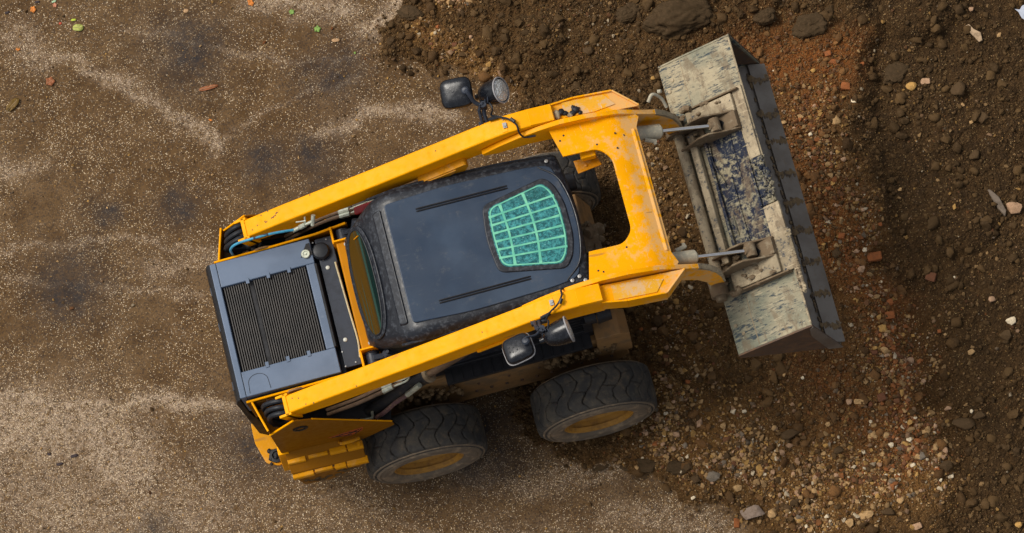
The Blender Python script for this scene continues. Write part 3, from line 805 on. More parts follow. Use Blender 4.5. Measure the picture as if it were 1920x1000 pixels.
    for k in range(2): g.cyl((-.12, s*(.60+.03*k), 1.42), (-.05, s*(.592+.03*k), 1.445), .018, .018, 8); g.tube(smooth_path([(-.05, s*(.592+.03*k), 1.445), (.05, s*(.60+.02*k), 1.49), (.08, s*(.58+.02*k), 1.55)]), .007, 8)
    g.build('line_fitting', M['zinc'], pl, 0)

# cross plate between the arms
def zc(x, y): return 2.262 - max(0, x-1.36)*.115 - max(0, x-1.755)*.45
g = MB()
oy = .53
out = [(1.345, oy), (1.90, oy), (1.925, .50), (1.895, .43), (1.895, -.43), (1.925, -.50), (1.90, -oy), (1.345, -oy), (1.395, -.325)]
inn = [(1.62, -.325), (1.69, -.25), (1.69, .25), (1.62, .325), (1.395, .325)]
poly = out[:8] + roundpoly([out[8]]+inn, [0, .09, .09, .09, .09, 0], 6)
tmp = MB()
# built as bands across x so the sheet can bend along the fold
def band(xa, xb, ya, yb, n=1):
    vs = [(xa, ya, zc(xa, ya)), (xb, ya, zc(xb, ya)), (xb, yb, zc(xb, yb)), (xa, yb, zc(xa, yb))]
    return vs
bm = bmesh.new()
vv = [bm.verts.new((x, y, 0)) for x, y in poly]; bm.faces.new(vv)
bmesh.ops.triangulate(bm, faces=bm.faces[:])
for cut in (1.45, 1.55, 1.66, 1.72, 1.78, 1.80, 1.86):
    bmesh.ops.bisect_plane(bm, geom=bm.verts[:]+bm.edges[:]+bm.faces[:], plane_co=(cut, 0, 0), plane_no=(1, 0, 0))
for v in bm.verts: v.co.z = zc(v.co.x, v.co.y)
bm.normal_update()
for f in bm.faces:
    if f.normal.z < 0: f.normal_flip()
me = bpy.data.meshes.new('cross_plate'); bm.to_mesh(me); bm.free(); me.materials.append(M['yellow']); me.shade_smooth()
cp = bpy.data.objects.new('cross_plate', me); COL.objects.link(cp); cp.parent = L
so = cp.modifiers.new('Solidify', 'SOLIDIFY'); so.thickness = .018; so.offset = -1
bv = cp.modifiers.new('Bevel', 'BEVEL'); bv.width = .003; bv.segments = 2; bv.limit_method = 'ANGLE'; bv.angle_limit = math.radians(40); bv.harden_normals = True
g = MB()
for x, y in ((1.40, .43), (1.43, .46), (1.62, .352), (1.63, -.352), (1.42, -.46), (1.45, -.475), (1.75, .40), (1.80, .38), (1.74, .30)): g.cyl((x, y, zc(x, y)-.001), (x, y, zc(x, y)+.0012), .0065, .0065, 10)
g.build('plate_hole', M['dark'], cp, 0)
g = MB(); g.box(1.76, 1.88, -.42, .42, 2.02, 2.16); g.box(1.50, 1.60, .30, .40, 2.12, 2.19); g.build('torque_tube', M['yellow'], cp, .01, 3)
g = MB(); g.prxy([(1.46, .24), (1.62, .26), (1.60, .33), (1.45, .33)], .01, lambda x, y: 2.10); g.bolt((1.52, .28, 2.10), r=.012); g.build('lower_tab', M['orange'], cp, .003)

# ---------------- bucket
H_ = Vector((2.163, 0, 1.463)); Lp = Vector((2.644, 0, 1.728)); E_ = Vector((2.848, 0, 1.014))
ds = (Lp-H_).normalized(); dn = Vector((-ds.z, 0, ds.x)); BW = 1.012
def B(s_, y, n_=0): p = H_ + ds*s_ + dn*n_; return Vector((p.x, y, p.z))
def bx(mb, s0, s1, y0, y1, n0, n1):
    vs = [B(a, b, c_) for a in (s0, s1) for b in (y0, y1) for c_ in (n0, n1)]
    return mb.add(vs, [(0,1,3,2),(4,6,7,5),(0,4,5,1),(2,3,7,6),(0,2,6,4),(1,5,7,3)])
fl = (E_-Lp); heel = H_
g = MB()
T = .014
prof = [(Lp.x, Lp.z), (H_.x+.145, H_.z+.084), (H_.x+.01, H_.z+.004), (H_.x-.004, H_.z-.02), (H_.x+.02, H_.z-.055), (2.45, 1.245), (E_.x, E_.z)]
inp = [(E_.x-.004, E_.z+T), (2.455, 1.262), (H_.x+.035, H_.z-.04), (H_.x+.022, H_.z-.012), (H_.x+.15, H_.z+.068), (Lp.x+.006, Lp.z-T)]
g.prxz(prof+inp, -BW, BW)
bk = g.build('bucket', M['bucket'], L, .003)
g = MB(); ff = (Vector((E_.x, 0, E_.z)) - Vector((2.45, 0, 1.245))).normalized(); fn = Vector((-ff.z, 0, ff.x))
if fn.z < 0: fn = -fn
def F(d, y, n_): p = Vector((E_.x, 0, E_.z)) - ff*d + fn*n_; return Vector((p.x, y, p.z))
def fx(mb, d0, d1, y0, y1, n0, n1):
    vs = [F(a, b, c_) for a in (d0, d1) for b in (y0, y1) for c_ in (n0, n1)]
    return mb.add(vs, [(0,1,3,2),(4,6,7,5),(0,4,5,1),(2,3,7,6),(0,2,6,4),(1,5,7,3)])
fx(g, .115, .44, -BW+.02, BW-.02, .016, .022); g.build('inner_floor', M['inner'], bk, .001)
g = MB(); fx(g, -.012, .125, -BW+.01, BW-.01, .0225, .040); ce = g.build('cutting_edge', M['inner'], bk, .004)
g = MB()
for k in range(9):
    y = -.86 + k*.215
    y += rr.uniform(-.03, .03)
    for j in range(7): p = F(.015+.02*j, y+rr.uniform(-.014, .014), .040); lump(g, p, rr.uniform(.009, .019), k*9+j, 2, (1.4, 1.7, .18))
for k in range(90):
    y = rr.uniform(-.95, .95); p = F(.128+rr.uniform(0, .012), y, .026); lump(g, p, rr.uniform(.005, .011), k, 1, (1, 2, .7))
g.build('mud_crust', M['mud_smear'], bk, 0, angle=60, stuff=True)
for s in (-1, 1):
    g = MB()
    tri = [(Lp.x+.002, Lp.z+.004), (H_.x+.145, H_.z+.088), (H_.x-.004, H_.z), (H_.x+.01, H_.z-.06), (2.45, 1.238), (E_.x+.004, E_.z-.006)]
    g.prxz(tri, s*BW, s*(BW+.012))
    sp = g.build('side_plate', M['rust'] if s < 0 else M['bucket'], bk, .002)
    g = MB(); v = (E_-Lp).normalized()
    a = Vector((Lp.x+.004, 0, Lp.z+.004)); b = Vector((E_.x+.008, 0, E_.z-.004)); inw = Vector((-.09, 0, -.03))
    g.prxz([(a.x, a.z), (b.x, b.z), (b.x-.10, b.z+.055), (a.x-.03+.02, a.z-.22), (a.x-.02, a.z-.05)], s*(BW+.012), s*(BW+.020))
    g.build('side_cutter', M['inner'] if s < 0 else M['rust'], bk, .003)
    # inner face lining
    g = MB(); g.prxz([(Lp.x-.01, Lp.z-.03), (H_.x+.05, H_.z-.02), (2.46, 1.275), (E_.x-.02, E_.z+.05)], s*(BW-.006), s*(BW-.002)); g.build('inner_face', M['rust'], bk, 0)
# back seams, bolts
g = MB()
for s in (-1, 1): g.tube([B(.163, s*.66, .002), B(.158, s*.80, .003), B(.163, s*1.0, .002)], .004, 6)
g.tube([B(.548, -1.0, .004), B(.548, 1.0, .004)], .007, 8)
for y, q in ((.894, .073), (.827, .032)): g.bolt(B(q, y, 0), dn, .014, .006); g.bolt(B(q, -y, 0), dn, .014, .006)
g.build('weld_seam', M['coupler_pale'], bk, 0)

# coupler on the bucket's back
g = MB(); bx(g, .185, .462, -.40, .45, .006, .022)
cq = g.build('coupler', M['coupler_blue'], L, .004, label='mud caked quick coupler holding the bucket')
g = MB()
bx(g, .30, .312, -.36, .10, .022, .034); bx(g, .37, .378, .05, .40, .022, .03); bx(g, .19, .21, -.35, .38, .022, .055)
g.tube(smooth_path([B(.22, .36, .04), B(.215, .25, .045), B(.235, .15, .045), B(.255, .08, .04), B(.245, .06, .035)]), .005, 6)
g.tube([B(.24, -.14, .03), B(.245, -.28, .03)], .005, 6)
for k in range(40): lump(g, B(rr.uniform(.2, .45), rr.uniform(-.34, .4), .024), rr.uniform(.005, .012), k, 1, (1, 1.6, .5))
g.build('panel_rib', M['coupler_blue'], cq, .002, split=False)
g = MB(); g.cyl(B(.030, -.50, .045), B(.030, .56, .045), .037, .037, 28); g.build('lower_tube', M['coupler_pale'], cq, 0)
g = MB(); bx(g, .095, .145, -.44, .47, .02, .075); g.build('lower_bar', M['coupler_pale'], cq, .01, 3)
g = MB(); bx(g, .475, .548, .16, .66, .004, .030); bx(g, .455, .475, .16, .56, .004, .018); bx(g, .46, .575, -.63, -.17, .004, .026); bx(g, .44, .46, -.56, -.17, .006, .016)
g.build('upper_bar', M['coupler_pale'], cq, .004)
g = MB(); bx(g, .47, .555, -.168, .158, .004, .034); bx(g, .452, .47, -.168, .158, .004, .05)
for k in range(60): lump(g, B(.50+rr.uniform(-.02, .075), rr.uniform(-.16, .15), .036), rr.uniform(.008, .02), k*3, 1)
g.build('grip_block', M['coupler_blue'], cq, .004, angle=50, split=False)
g = MB()   # torn welded lip strip
pth = []
for k in range(60):
    y = -.38 - .42*k/59; pth.append(B(.578+.010*mnoise.noise(Vector((k*.9, 1, 0)))+.004*(k % 2), y, .02+.008*mnoise.noise(Vector((k*.7, 5, 0)))))
g.tube(pth, [.012+.006*abs(mnoise.noise(Vector((k*1.3, 3, 2)))) for k in range(60)], 7)
for k in range(70): y = rr.uniform(-.80, -.36); lump(g, B(.575+rr.uniform(-.02, .016), y, .02), rr.uniform(.005, .013), k, 1)
g.build('torn_lip', M['coupler_pale'], cq, 0, angle=50, stuff=True)
for s in (-1, 1):
    # bracket box with two cheeks and a worn pocket
    g = MB(); bx(g, .12, .475, min(s*.50, s*.625), max(s*.50, s*.625), .004, .060); br = g.build('coupler_bracket', M['coupler_pale'], L, .008)
    g = MB()
    for yy, hi in ((.385, .175), (.505, .20)):
        pr = [(-.03, .01), (.05, .10), (.13, hi*.72), (.22, hi), (.30, hi), (.38, hi*.62), (.475, .05), (.475, .0), (.0, .0)]
        ys = s*yy; th = .013
        g.prism(pr, lambda a, b: B(a, ys-th/2 + .0, b), lambda a, b: B(a, ys+th/2, b))
    g.build('cheek', M['coupler_mud'], br, .004)
    g = MB(); bx(g, .345, .475, min(s*.39, s*.50), max(s*.39, s*.50), .022, .075); bx(g, .04, .20, min(s*.39, s*.50), max(s*.39, s*.50), .0, .02); g.build('web', M['coupler_mud'], br, .006)
    g = MB(); g.prism([(.31, s*.475), (.345, s*.495), (.385, s*.45), (.35, s*.40), (.31, s*.40)], lambda a, b: B(a, b, .076), lambda a, b: B(a, b, .0775)); g.build('pocket', M['dark'], br, 0)
    g = MB()
    bx(g, .10, .53, s*.638-.006, s*.638+.006, .0, .065); g.build('outer_flange', M['coupler_mud'], br, .003)
    g = MB(); g.cyl(B(.015, s*.50, .055), B(.015, s*.625, .055), .062, .062, 28); g.cyl(B(.015, s*.60, .055), B(.015, s*.655, .055), .042, .036, 20)
    g.tube(smooth_path([B(.10, s*.645, .06), B(.14, s*.65, .075), B(.18, s*.63, .08)]), .02, 8)
    g.build('pivot_pin', M['coupler_mud'], br, .003)
    g = MB()
    for k in range(46): lump(g, B(rr.uniform(.0, .46), s*rr.uniform(.40, .64), .05+rr.uniform(-.01, .02)), rr.uniform(.006, .02), k*5+s, 1, (1.4, 1, .6))
    g.build('mud_lump', M['coupler_mud'], br, 0, angle=60, stuff=True)
    # tilt cylinder
    a = Vector((1.70, s*.437, 2.075)); b = Vector((2.035, s*.437, 1.915)); e = Vector((2.40, s*.437, 1.738)); u = (e-b).normalized()
    g = MB(); g.cyl(a, b, .048, .048, 28); g.cyl(b-u*.012, b+u*.012, .044, .036, 28)
    tc_ = g.build('tilt_cylinder', M['cyl'], L, .003)
    g = MB(); g.cyl(b, e-u*.03, .0125, .0125, 20); g.build('rod', M['chrome'], tc_, 0)
    g = MB(); g.cyl(e-u*.045, e-u*.01, .026, .034, 16); g.cyl(e+Vector((0, -.045, 0)), e+Vector((0, .045, 0)), .036, .036, 22); g.build('rod_eye', M['coupler_mud'], tc_, .003)
    g = MB(); g.cyl(b-u*.12+Vector((0, -.052 if s > 0 else .052, .01)), b-u*.04+Vector((0, -.075 if s > 0 else .075, .02)), .015, .015, 8); g.cyl(b-u*.06+Vector((0, -.06*s, .015)), b-u*.05+Vector((0, -.095*s, .02)), .012, .012, 8)
    g.build('port_fitting', M['cyl'], tc_, .002)
g = MB(); g.tube(smooth_path([(2.01, .60, 2.05), (2.05, .64, 2.06), (2.10, .62, 2.0), (2.12, .57, 1.95)]), .011, 8); g.cyl((2.09, .655, 2.04), (2.11, .65, 2.05), .014, .012, 8); g.build('grease_pipe', M['cyl'], L, 0)

# ---------------- work lamps and mirrors on the arms
def sellips(mb, c_, ax, ay, az, a, b, d, p=3.2, n=28, m=14):
    c_ = Vector(c_); vs = []
    sg = lambda v, e: math.copysign(abs(v)**e, v)
    for i in range(m+1):
        ph = -PI/2 + PI*i/m
        for k in range(n):
            th = 2*PI*k/n
            vs.append(c_ + ax*a*sg(math.cos(ph), .6)*sg(math.cos(th), 2/p) + ay*b*sg(math.cos(ph), .6)*sg(math.sin(th), 2/p) + az*d*sg(math.sin(ph), .8))
    mb.add(vs, [(i*n+k, i*n+(k+1) % n, (i+1)*n+(k+1) % n, (i+1)*n+k) for i in range(m) for k in range(n)])
for s in (-1, 1):
    up = .62 if s > 0 else .16
    ax = Vector((math.cos(.12), -.20 if s > 0 else .10, up)).normalized()
    cpos = Vector((1.075, s*.835, 2.33)) if s > 0 else Vector((1.095, -.805, 2.33))
    g = MB()
    g.lathe([(-.115, .0), (-.110, .03), (-.085, .055), (-.045, .072), (.0, .080), (.045, .084), (.055, .086), (.055, .078)], cpos, ax, 36)
    g.cyl(cpos-ax*.10, cpos-ax*.14, .022, .018, 12)
    lp = g.build('work_lamp', M['mirror_back'], L, 0, angle=45)
    g = MB(); g.lathe([(.046, .079), (.058, .070), (.066, .045), (.070, .0)], cpos, ax, 36); g.build('lens', M['lens'], lp, 0)
    g = MB(); g.lathe([(.052, .087), (.060, .086), (.061, .079), (.052, .079)], cpos, ax, 36); g.build('lamp_rim', M['rimgrey'], lp, 0)
    foot = Vector((.985, s*.672, 2.25))
    g = MB(); k_ = Vector((.99, s*.76, 2.34))
    g.tube([foot, Vector((.98, s*.72, 2.30)), k_, cpos-ax*.11], .014, 8)
    g.tube([Vector((.955, s*.675, 2.26)), Vector((.955, s*.74, 2.33)), k_+Vector((-.02, 0, .01))], .012, 8)
    g.box(.93, 1.03, min(s*.66, s*.69), max(s*.66, s*.69), 2.21, 2.262)
    g.cyl(k_+Vector((0, 0, -.04)), k_+Vector((0, 0, .035)), .022, .022, 10)
    for j in range(5): g.cyl(k_+Vector((-.03+.02*j, s*(-.03+.012*j), .02)), k_+Vector((-.02+.02*j, s*(.0+.012*j), .045)), .007, .005, 6)
    g.build('lamp_bracket', M['dark2'], lp, .002)
    g = MB(); g.tube(smooth_path([Vector((1.02, s*.70, 2.30)), k_+Vector((.05, -s*.03, .03)), cpos-ax*.12+Vector((.02, 0, .03)), cpos-ax*.1]), .006, 6)
    g.cyl((1.0, s*.675, 2.30), (1.06, s*.668, 2.325), .012, .012, 8); g.build('lamp_cable', M['hose'], lp, 0)
    mc = Vector((.845, s*.885, 2.35)) if s > 0 else Vector((.815, -.835, 2.33))
    R_ = Euler((math.radians(12*s), math.radians(-10), math.radians(-8 if s > 0 else 8))).to_matrix()
    X, Y, Z = R_ @ Vector((1, 0, 0)), R_ @ Vector((0, 1, 0)), R_ @ Vector((0, 0, 1))
    g = MB(); ms_ = 1 if s > 0 else .90
    sellips(g, mc, X, Y, Z, .104*ms_, .098*ms_, .042, 4.2)
    mr = g.build('mirror', M['mirror_back'], L, 0, angle=60)
    if s < 0:
        g = MB(); pth = []
        for k in range(49):
            t = 2*PI*k/48; sg = lambda v, e: math.copysign(abs(v)**e, v)
            pth.append(mc + X*.0955*sg(math.cos(t), .5) + Y*.090*sg(math.sin(t), .5) - Z*.012)
        g.tube(pth, .0045, 7, False); g.build('mirror_rim', M['rimgrey'], mr, 0)
    g = MB(); e_ = mc + X*.07 + Z*.045
    g.tube(smooth_path([k_+Vector((-.01, 0, .01)), k_+Vector((-.05, s*.03, .03)), e_+Vector((.01, -s*.02, .015)), e_]), .0075 if s < 0 else .014, 8)
    g.lathe([(-.01, .026), (.008, .026), (.018, .018), (.02, 0)], e_, Z, 20, (True, False))
    g.build('mirror_arm', M['dark2'], mr, 0)
    if s < 0:
        g = MB()
        for (u_, v_) in ((-.02, .0), (.0, .012), (-.045, .01), (-.03, -.03), (-.05, -.02), (.0, -.025), (.01, .03)): sellips(g, mc+X*u_+Y*v_+Z*.0405, X, Y, Z, .006, .005, .003, 2, 10, 5)
        g.build('water_drop', M['hose'], mr, 0, stuff=True)

# ================================================================== GROUND
BOUND = [(1.05, 3.6), (.82, 2.73), (.61, 2.53), (.34, 2.38), (.36, 2.14), (.84, 1.84), (1.17, 1.58), (1.28, 1.26), (1.02, .35), (.69, -.35), (.6, -.68), (.9, -1.0), (1.02, -1.15), (1.5, -1.32), (1.63, -1.54), (1.89, -1.69), (2.03, -1.88), (2.07, -2.12), (2.3, -3.2)]
LIGHT = [([(-1.99, 2.83), (-1.61, 2.53), (-1.27, 2.27), (-.94, 1.8)], .045, .95), ([(-.21, 1.74), (.15, 1.76), (.74, 1.6)], .05, .9), ([(-2.93, .45), (-2.29, .26), (-1.75, .08), (-1.21, -.1)], .055, 1.4),
         ([(-.43, 2.81), (.19, 2.6)], .08, .95), ([(.30, 2.40), (.68, 2.52)], .10, 1.), ([(-3.0, .26), (-2.33, .08), (-2.08, -.23)], .28, 1.1), ([(-2.18, 3.08), (-2.1, 2.9)], .12, .7), ([(-3.0, -.1), (-2.3, -.6), (-1.7, -.8)], .45, .62),
         ([(.14, -.87), (.64, -1.12), (1.18, -1.23)], .12, .45), ([(1.12, -1.52), (1.8, -1.80)], .13, .55), ([(-2.6, 2.15), (-2.28, 2.01)], .09, .6), ([(-1.61, 1.06), (-1.08, 1.02)], .10, .5), ([(-1.3, -.2), (-1.5, -.9), (-.4, -1.2)], .3, .25), ([(-3.2, 1.75), (-2.4, 1.45), (-1.5, 1.25), (-1.15, 1.1)], .03, .5), ([(-3.1, 1.5), (-2.3, 1.18), (-1.3, .78)], .03, .4), ([(-1.5, 2.9), (-.6, 2.45), (.2, 2.2)], .03, .4), ([(-.9, 1.85), (-.5, 2.0), (.1, 2.02)], .028, .4), ([(-1.0, -.65), (-.2, -1.25), (.5, -1.6)], .03, .45), ([(.3, -1.5), (1.2, -1.9)], .25, .35)]
DARK = [(-1.86, 1.56, .13), (-1.31, 1.47, .15), (-.67, 1.62, .17), (-1.2, -.35, .25), (-.3, 1.55, .2), (.0, 2.15, .25), (-1.0, 2.6, .3), (-2.2, 1.1, .3), (-1.95, -.75, .12), (.35, -.75, .28)]
ORANGE = [([(2.86, 1.42), (3.4, 1.18)], .24, 1.2), ([(3.30, 1.2), (3.08, .55), (3.05, .1)], .20, .75), ([(3.05, .1), (3.12, -.11), (3.24, -.5), (3.29, -.99), (3.1, -1.5)], .20, 1.0), ([(2.7, -.9), (2.9, -1.6)], .25, .5)]
SCARP = [(3.75, 3.6), (3.70, 1.5), (3.62, .84), (3.46, .36), (3.41, -.11), (3.34, -.53), (3.37, -.85), (3.42, -1.18), (3.31, -1.65), (3.2, -2.2), (3.1, -3.5)]
GRAVEL = [([(1.60, -.98), (2.15, -1.35), (2.53, -1.80), (3.03, -1.80), (3.22, -1.36), (3.29, -.87)], .30, 1.), ([(.71, 2.25), (.84, 2.01), (1.12, 1.68)], .11, .9), ([(2.0, .9), (1.9, .2), (1.9, -.6)], .22, .55), ([(3.2, .9), (3.2, -.6)], .2, .6), ([(.95, 2.4), (1.05, 2.9)], .10, .9)]

def hsh(ix, iy, seed):
    h = (ix.astype(np.int64)*374761393 + iy.astype(np.int64)*668265263 + seed*2147483647) & 0xffffffff
    h = ((h ^ (h >> 13))*1274126177) & 0xffffffff
    return ((h ^ (h >> 16)) & 0xffff)/65535.0
def vnoise(x, y, sc, seed):
    x = x*sc + seed*17.3; y = y*sc - seed*9.1
    ix = np.floor(x); iy = np.floor(y); fx_ = x-ix; fy = y-iy; fx_ = fx_*fx_*(3-2*fx_); fy = fy*fy*(3-2*fy)
    a = hsh(ix, iy, seed); b = hsh(ix+1, iy, seed); c_ = hsh(ix, iy+1, seed); d = hsh(ix+1, iy+1, seed)
    return (a*(1-fx_)+b*fx_)*(1-fy) + (c_*(1-fx_)+d*fx_)*fy
def fbm(x, y, sc, oc, seed, g=.5):
    s_ = 0; a = 1; t = 0
    for o in range(oc): s_ = s_ + a*vnoise(x, y, sc*2**o, seed+o); t += a; a *= g
    return s_/t
def segdist(x, y, pts):
    """distance to polyline and side sign (positive = right/x-ward side)"""
    best = np.full(x.shape, 1e9); side = np.ones(x.shape)
    for (ax, ay), (bx_, by) in zip(pts, pts[1:]):
        dx, dy = bx_-ax, by-ay; t = np.clip(((x-ax)*dx+(y-ay)*dy)/(dx*dx+dy*dy), 0, 1)
        px, py = ax+t*dx, ay+t*dy; d = np.hypot(x-px, y-py)
        cr = dx*(y-ay)-dy*(x-ax)
        m = d < best; best = np.where(m, d, best); side = np.where(m, np.sign(cr), side)
    return best, side
def strokes(x, y, S):
    r = np.zeros(x.shape)
    for pts, w, a in S:
        d, _ = segdist(x, y, pts); r = np.maximum(r, a*np.exp(-(d/w)**2))
    return r
def sstep(v, a, b): t = np.clip((v-a)/(b-a), 0, 1); return t*t*(3-2*t)
def fields(x, y):
    wx = x + .16*(fbm(x, y, 3, 3, 3)-.5)*2; wy = y + .16*(fbm(x, y, 3, 3, 9)-.5)*2
    d, sd = segdist(wx, wy, BOUND); sdist = d*sd       # boundary runs from top down: dirt on the left of travel?
    return wx, wy, sdist
_d, _s = segdist(np.array([3.]), np.array([0.]), BOUND); SGN = 1 if _s[0] > 0 else -1
_d, _s = segdist(np.array([4.5]), np.array([0.]), SCARP); SGN2 = 1 if _s[0] > 0 else -1
CLODS = [(1.68, -.82, .13, .05), (1.62, -1.02, .10, .035), (.72, -1.0, .07, .02), (2.45, 1.80, .30, .08), (2.9, 1.9, .3, .08), (4.1, 1.5, .3, .09), (1.5, 2.0, .2, .08), (3.9, -.1, .35, .07), (4.3, -.6, .3, .06), (1.35, -1.22, .10, .035), (1.12, -1.14, .09, .03)]
def height(x, y):
    wx, wy, sd = fields(x, y); dirt = sstep(sd*SGN + .16*(fbm(x, y, 16, 3, 201, .6)-.5), -.08, .13)
    n1 = fbm(x, y, 1.3, 3, 21); n2 = fbm(x, y, 7, 4, 31, .6); n3 = fbm(x, y, 30, 3, 41, .6)
    ridg = 1-np.abs(2*fbm(x, y, 11, 3, 51, .55)-1)
    z = .010*(fbm(x, y, 1.5, 3, 61)-.5) + .003*(n3-.5)
    near = sstep(np.hypot((x-.6)/1.25, y/1.15), .85, 1.25)
    dz = .07*(n1-.42)*near + .060*(n2-.45) + .034*(n3-.5) + .03*(ridg-.6)
    d2, s2 = segdist(wx, wy, SCARP)
    low = sstep(d2*s2*SGN2, -.10, .12)
    amp = np.where((y < -1.4), .4, 1.)
    dz = dz + near*(.05*(1-low)-.08*low*amp)
    # broad lumps (solid clods) rise from the dark soil
    for cx, cy, r, h in CLODS:
        q = np.hypot(wx-cx, (wy-cy)*1.15)/r + .25*(n2-.5)
        dz = dz + h*np.clip(1-q**2.4, 0, 1)**.6
    z = z + dirt*(dz*.9+.012)
    return z, dirt, sd, low, wx, wy, n1, n2
# one sheet: dense under the picture, stretching to the horizon
def axis(a, b, st, far=90):
    c_ = np.arange(a, b+1e-6, st); o = [st]; 
    k = []; v = st; p = 0
    while p < far: v *= 1.22; p += v; k.append(p)
    k = np.array(k); return np.concatenate([(a-k)[::-1], c_, b+k])
gx = axis(-3.3, 5.2, .0135); gy = axis(-2.75, 3.75, .0135)
X, Y = np.meshgrid(gx, gy, indexing='ij'); nx, ny = X.shape
x, y = X.ravel(), Y.ravel()
z, dirt, sd, low, wx, wy, n1, n2 = height(x, y)
fade = 1/(1+np.maximum(0, np.hypot(x-1, y-.5)-8)*.3); z = z*fade
me = bpy.data.meshes.new('ground')
V = np.stack([x, y, z], 1).astype(np.float32)
idx = np.arange(nx*ny).reshape(nx, ny)
Fq = np.stack([idx[:-1, :-1].ravel(), idx[1:, :-1].ravel(), idx[1:, 1:].ravel(), idx[:-1, 1:].ravel()], 1)
me.vertices.add(len(V)); me.vertices.foreach_set('co', V.ravel())
me.loops.add(Fq.size); me.loops.foreach_set('vertex_index', Fq.ravel().astype(np.int32))
me.polygons.add(len(Fq)); me.polygons.foreach_set('loop_start', (np.arange(len(Fq))*4).astype(np.int32)); me.polygons.foreach_set('loop_total', np.full(len(Fq), 4, np.int32))
me.update(calc_edges=True); me.shade_smooth()
def setattr_(me, name, v): a = me.attributes.new(name, 'FLOAT', 'POINT'); a.data.foreach_set('value', np.asarray(v, np.float32))
lx = x + .10*(fbm(x, y, 5, 3, 71)-.5)*2; ly = y + .10*(fbm(x, y, 5, 3, 77)-.5)*2
light = strokes(lx, ly, LIGHT)*(.55+.9*fbm(x, y, 9, 4, 81, .65)); 
dark = np.zeros(x.shape)
for cx, cy, r in DARK: dark = np.maximum(dark, np.exp(-(np.hypot(lx-cx, ly-cy)/r)**2))
darkv = dark*(.3+1.1*fbm(x, y, 14, 4, 91, .65))
org = strokes(wx, wy, ORANGE); grv = strokes(wx, wy, GRAVEL)
setattr_(me, 'dirt', dirt); setattr_(me, 'light', np.clip(light, 0, 1.2)); setattr_(me, 'stain', np.clip(darkv, 0, 1)); setattr_(me, 'rusty', np.clip(org*(.4+fbm(x, y, 8, 4, 95, .6)), 0, 1)); setattr_(me, 'grit', np.clip(grv, 0, 1)); setattr_(me, 'low', low*dirt)

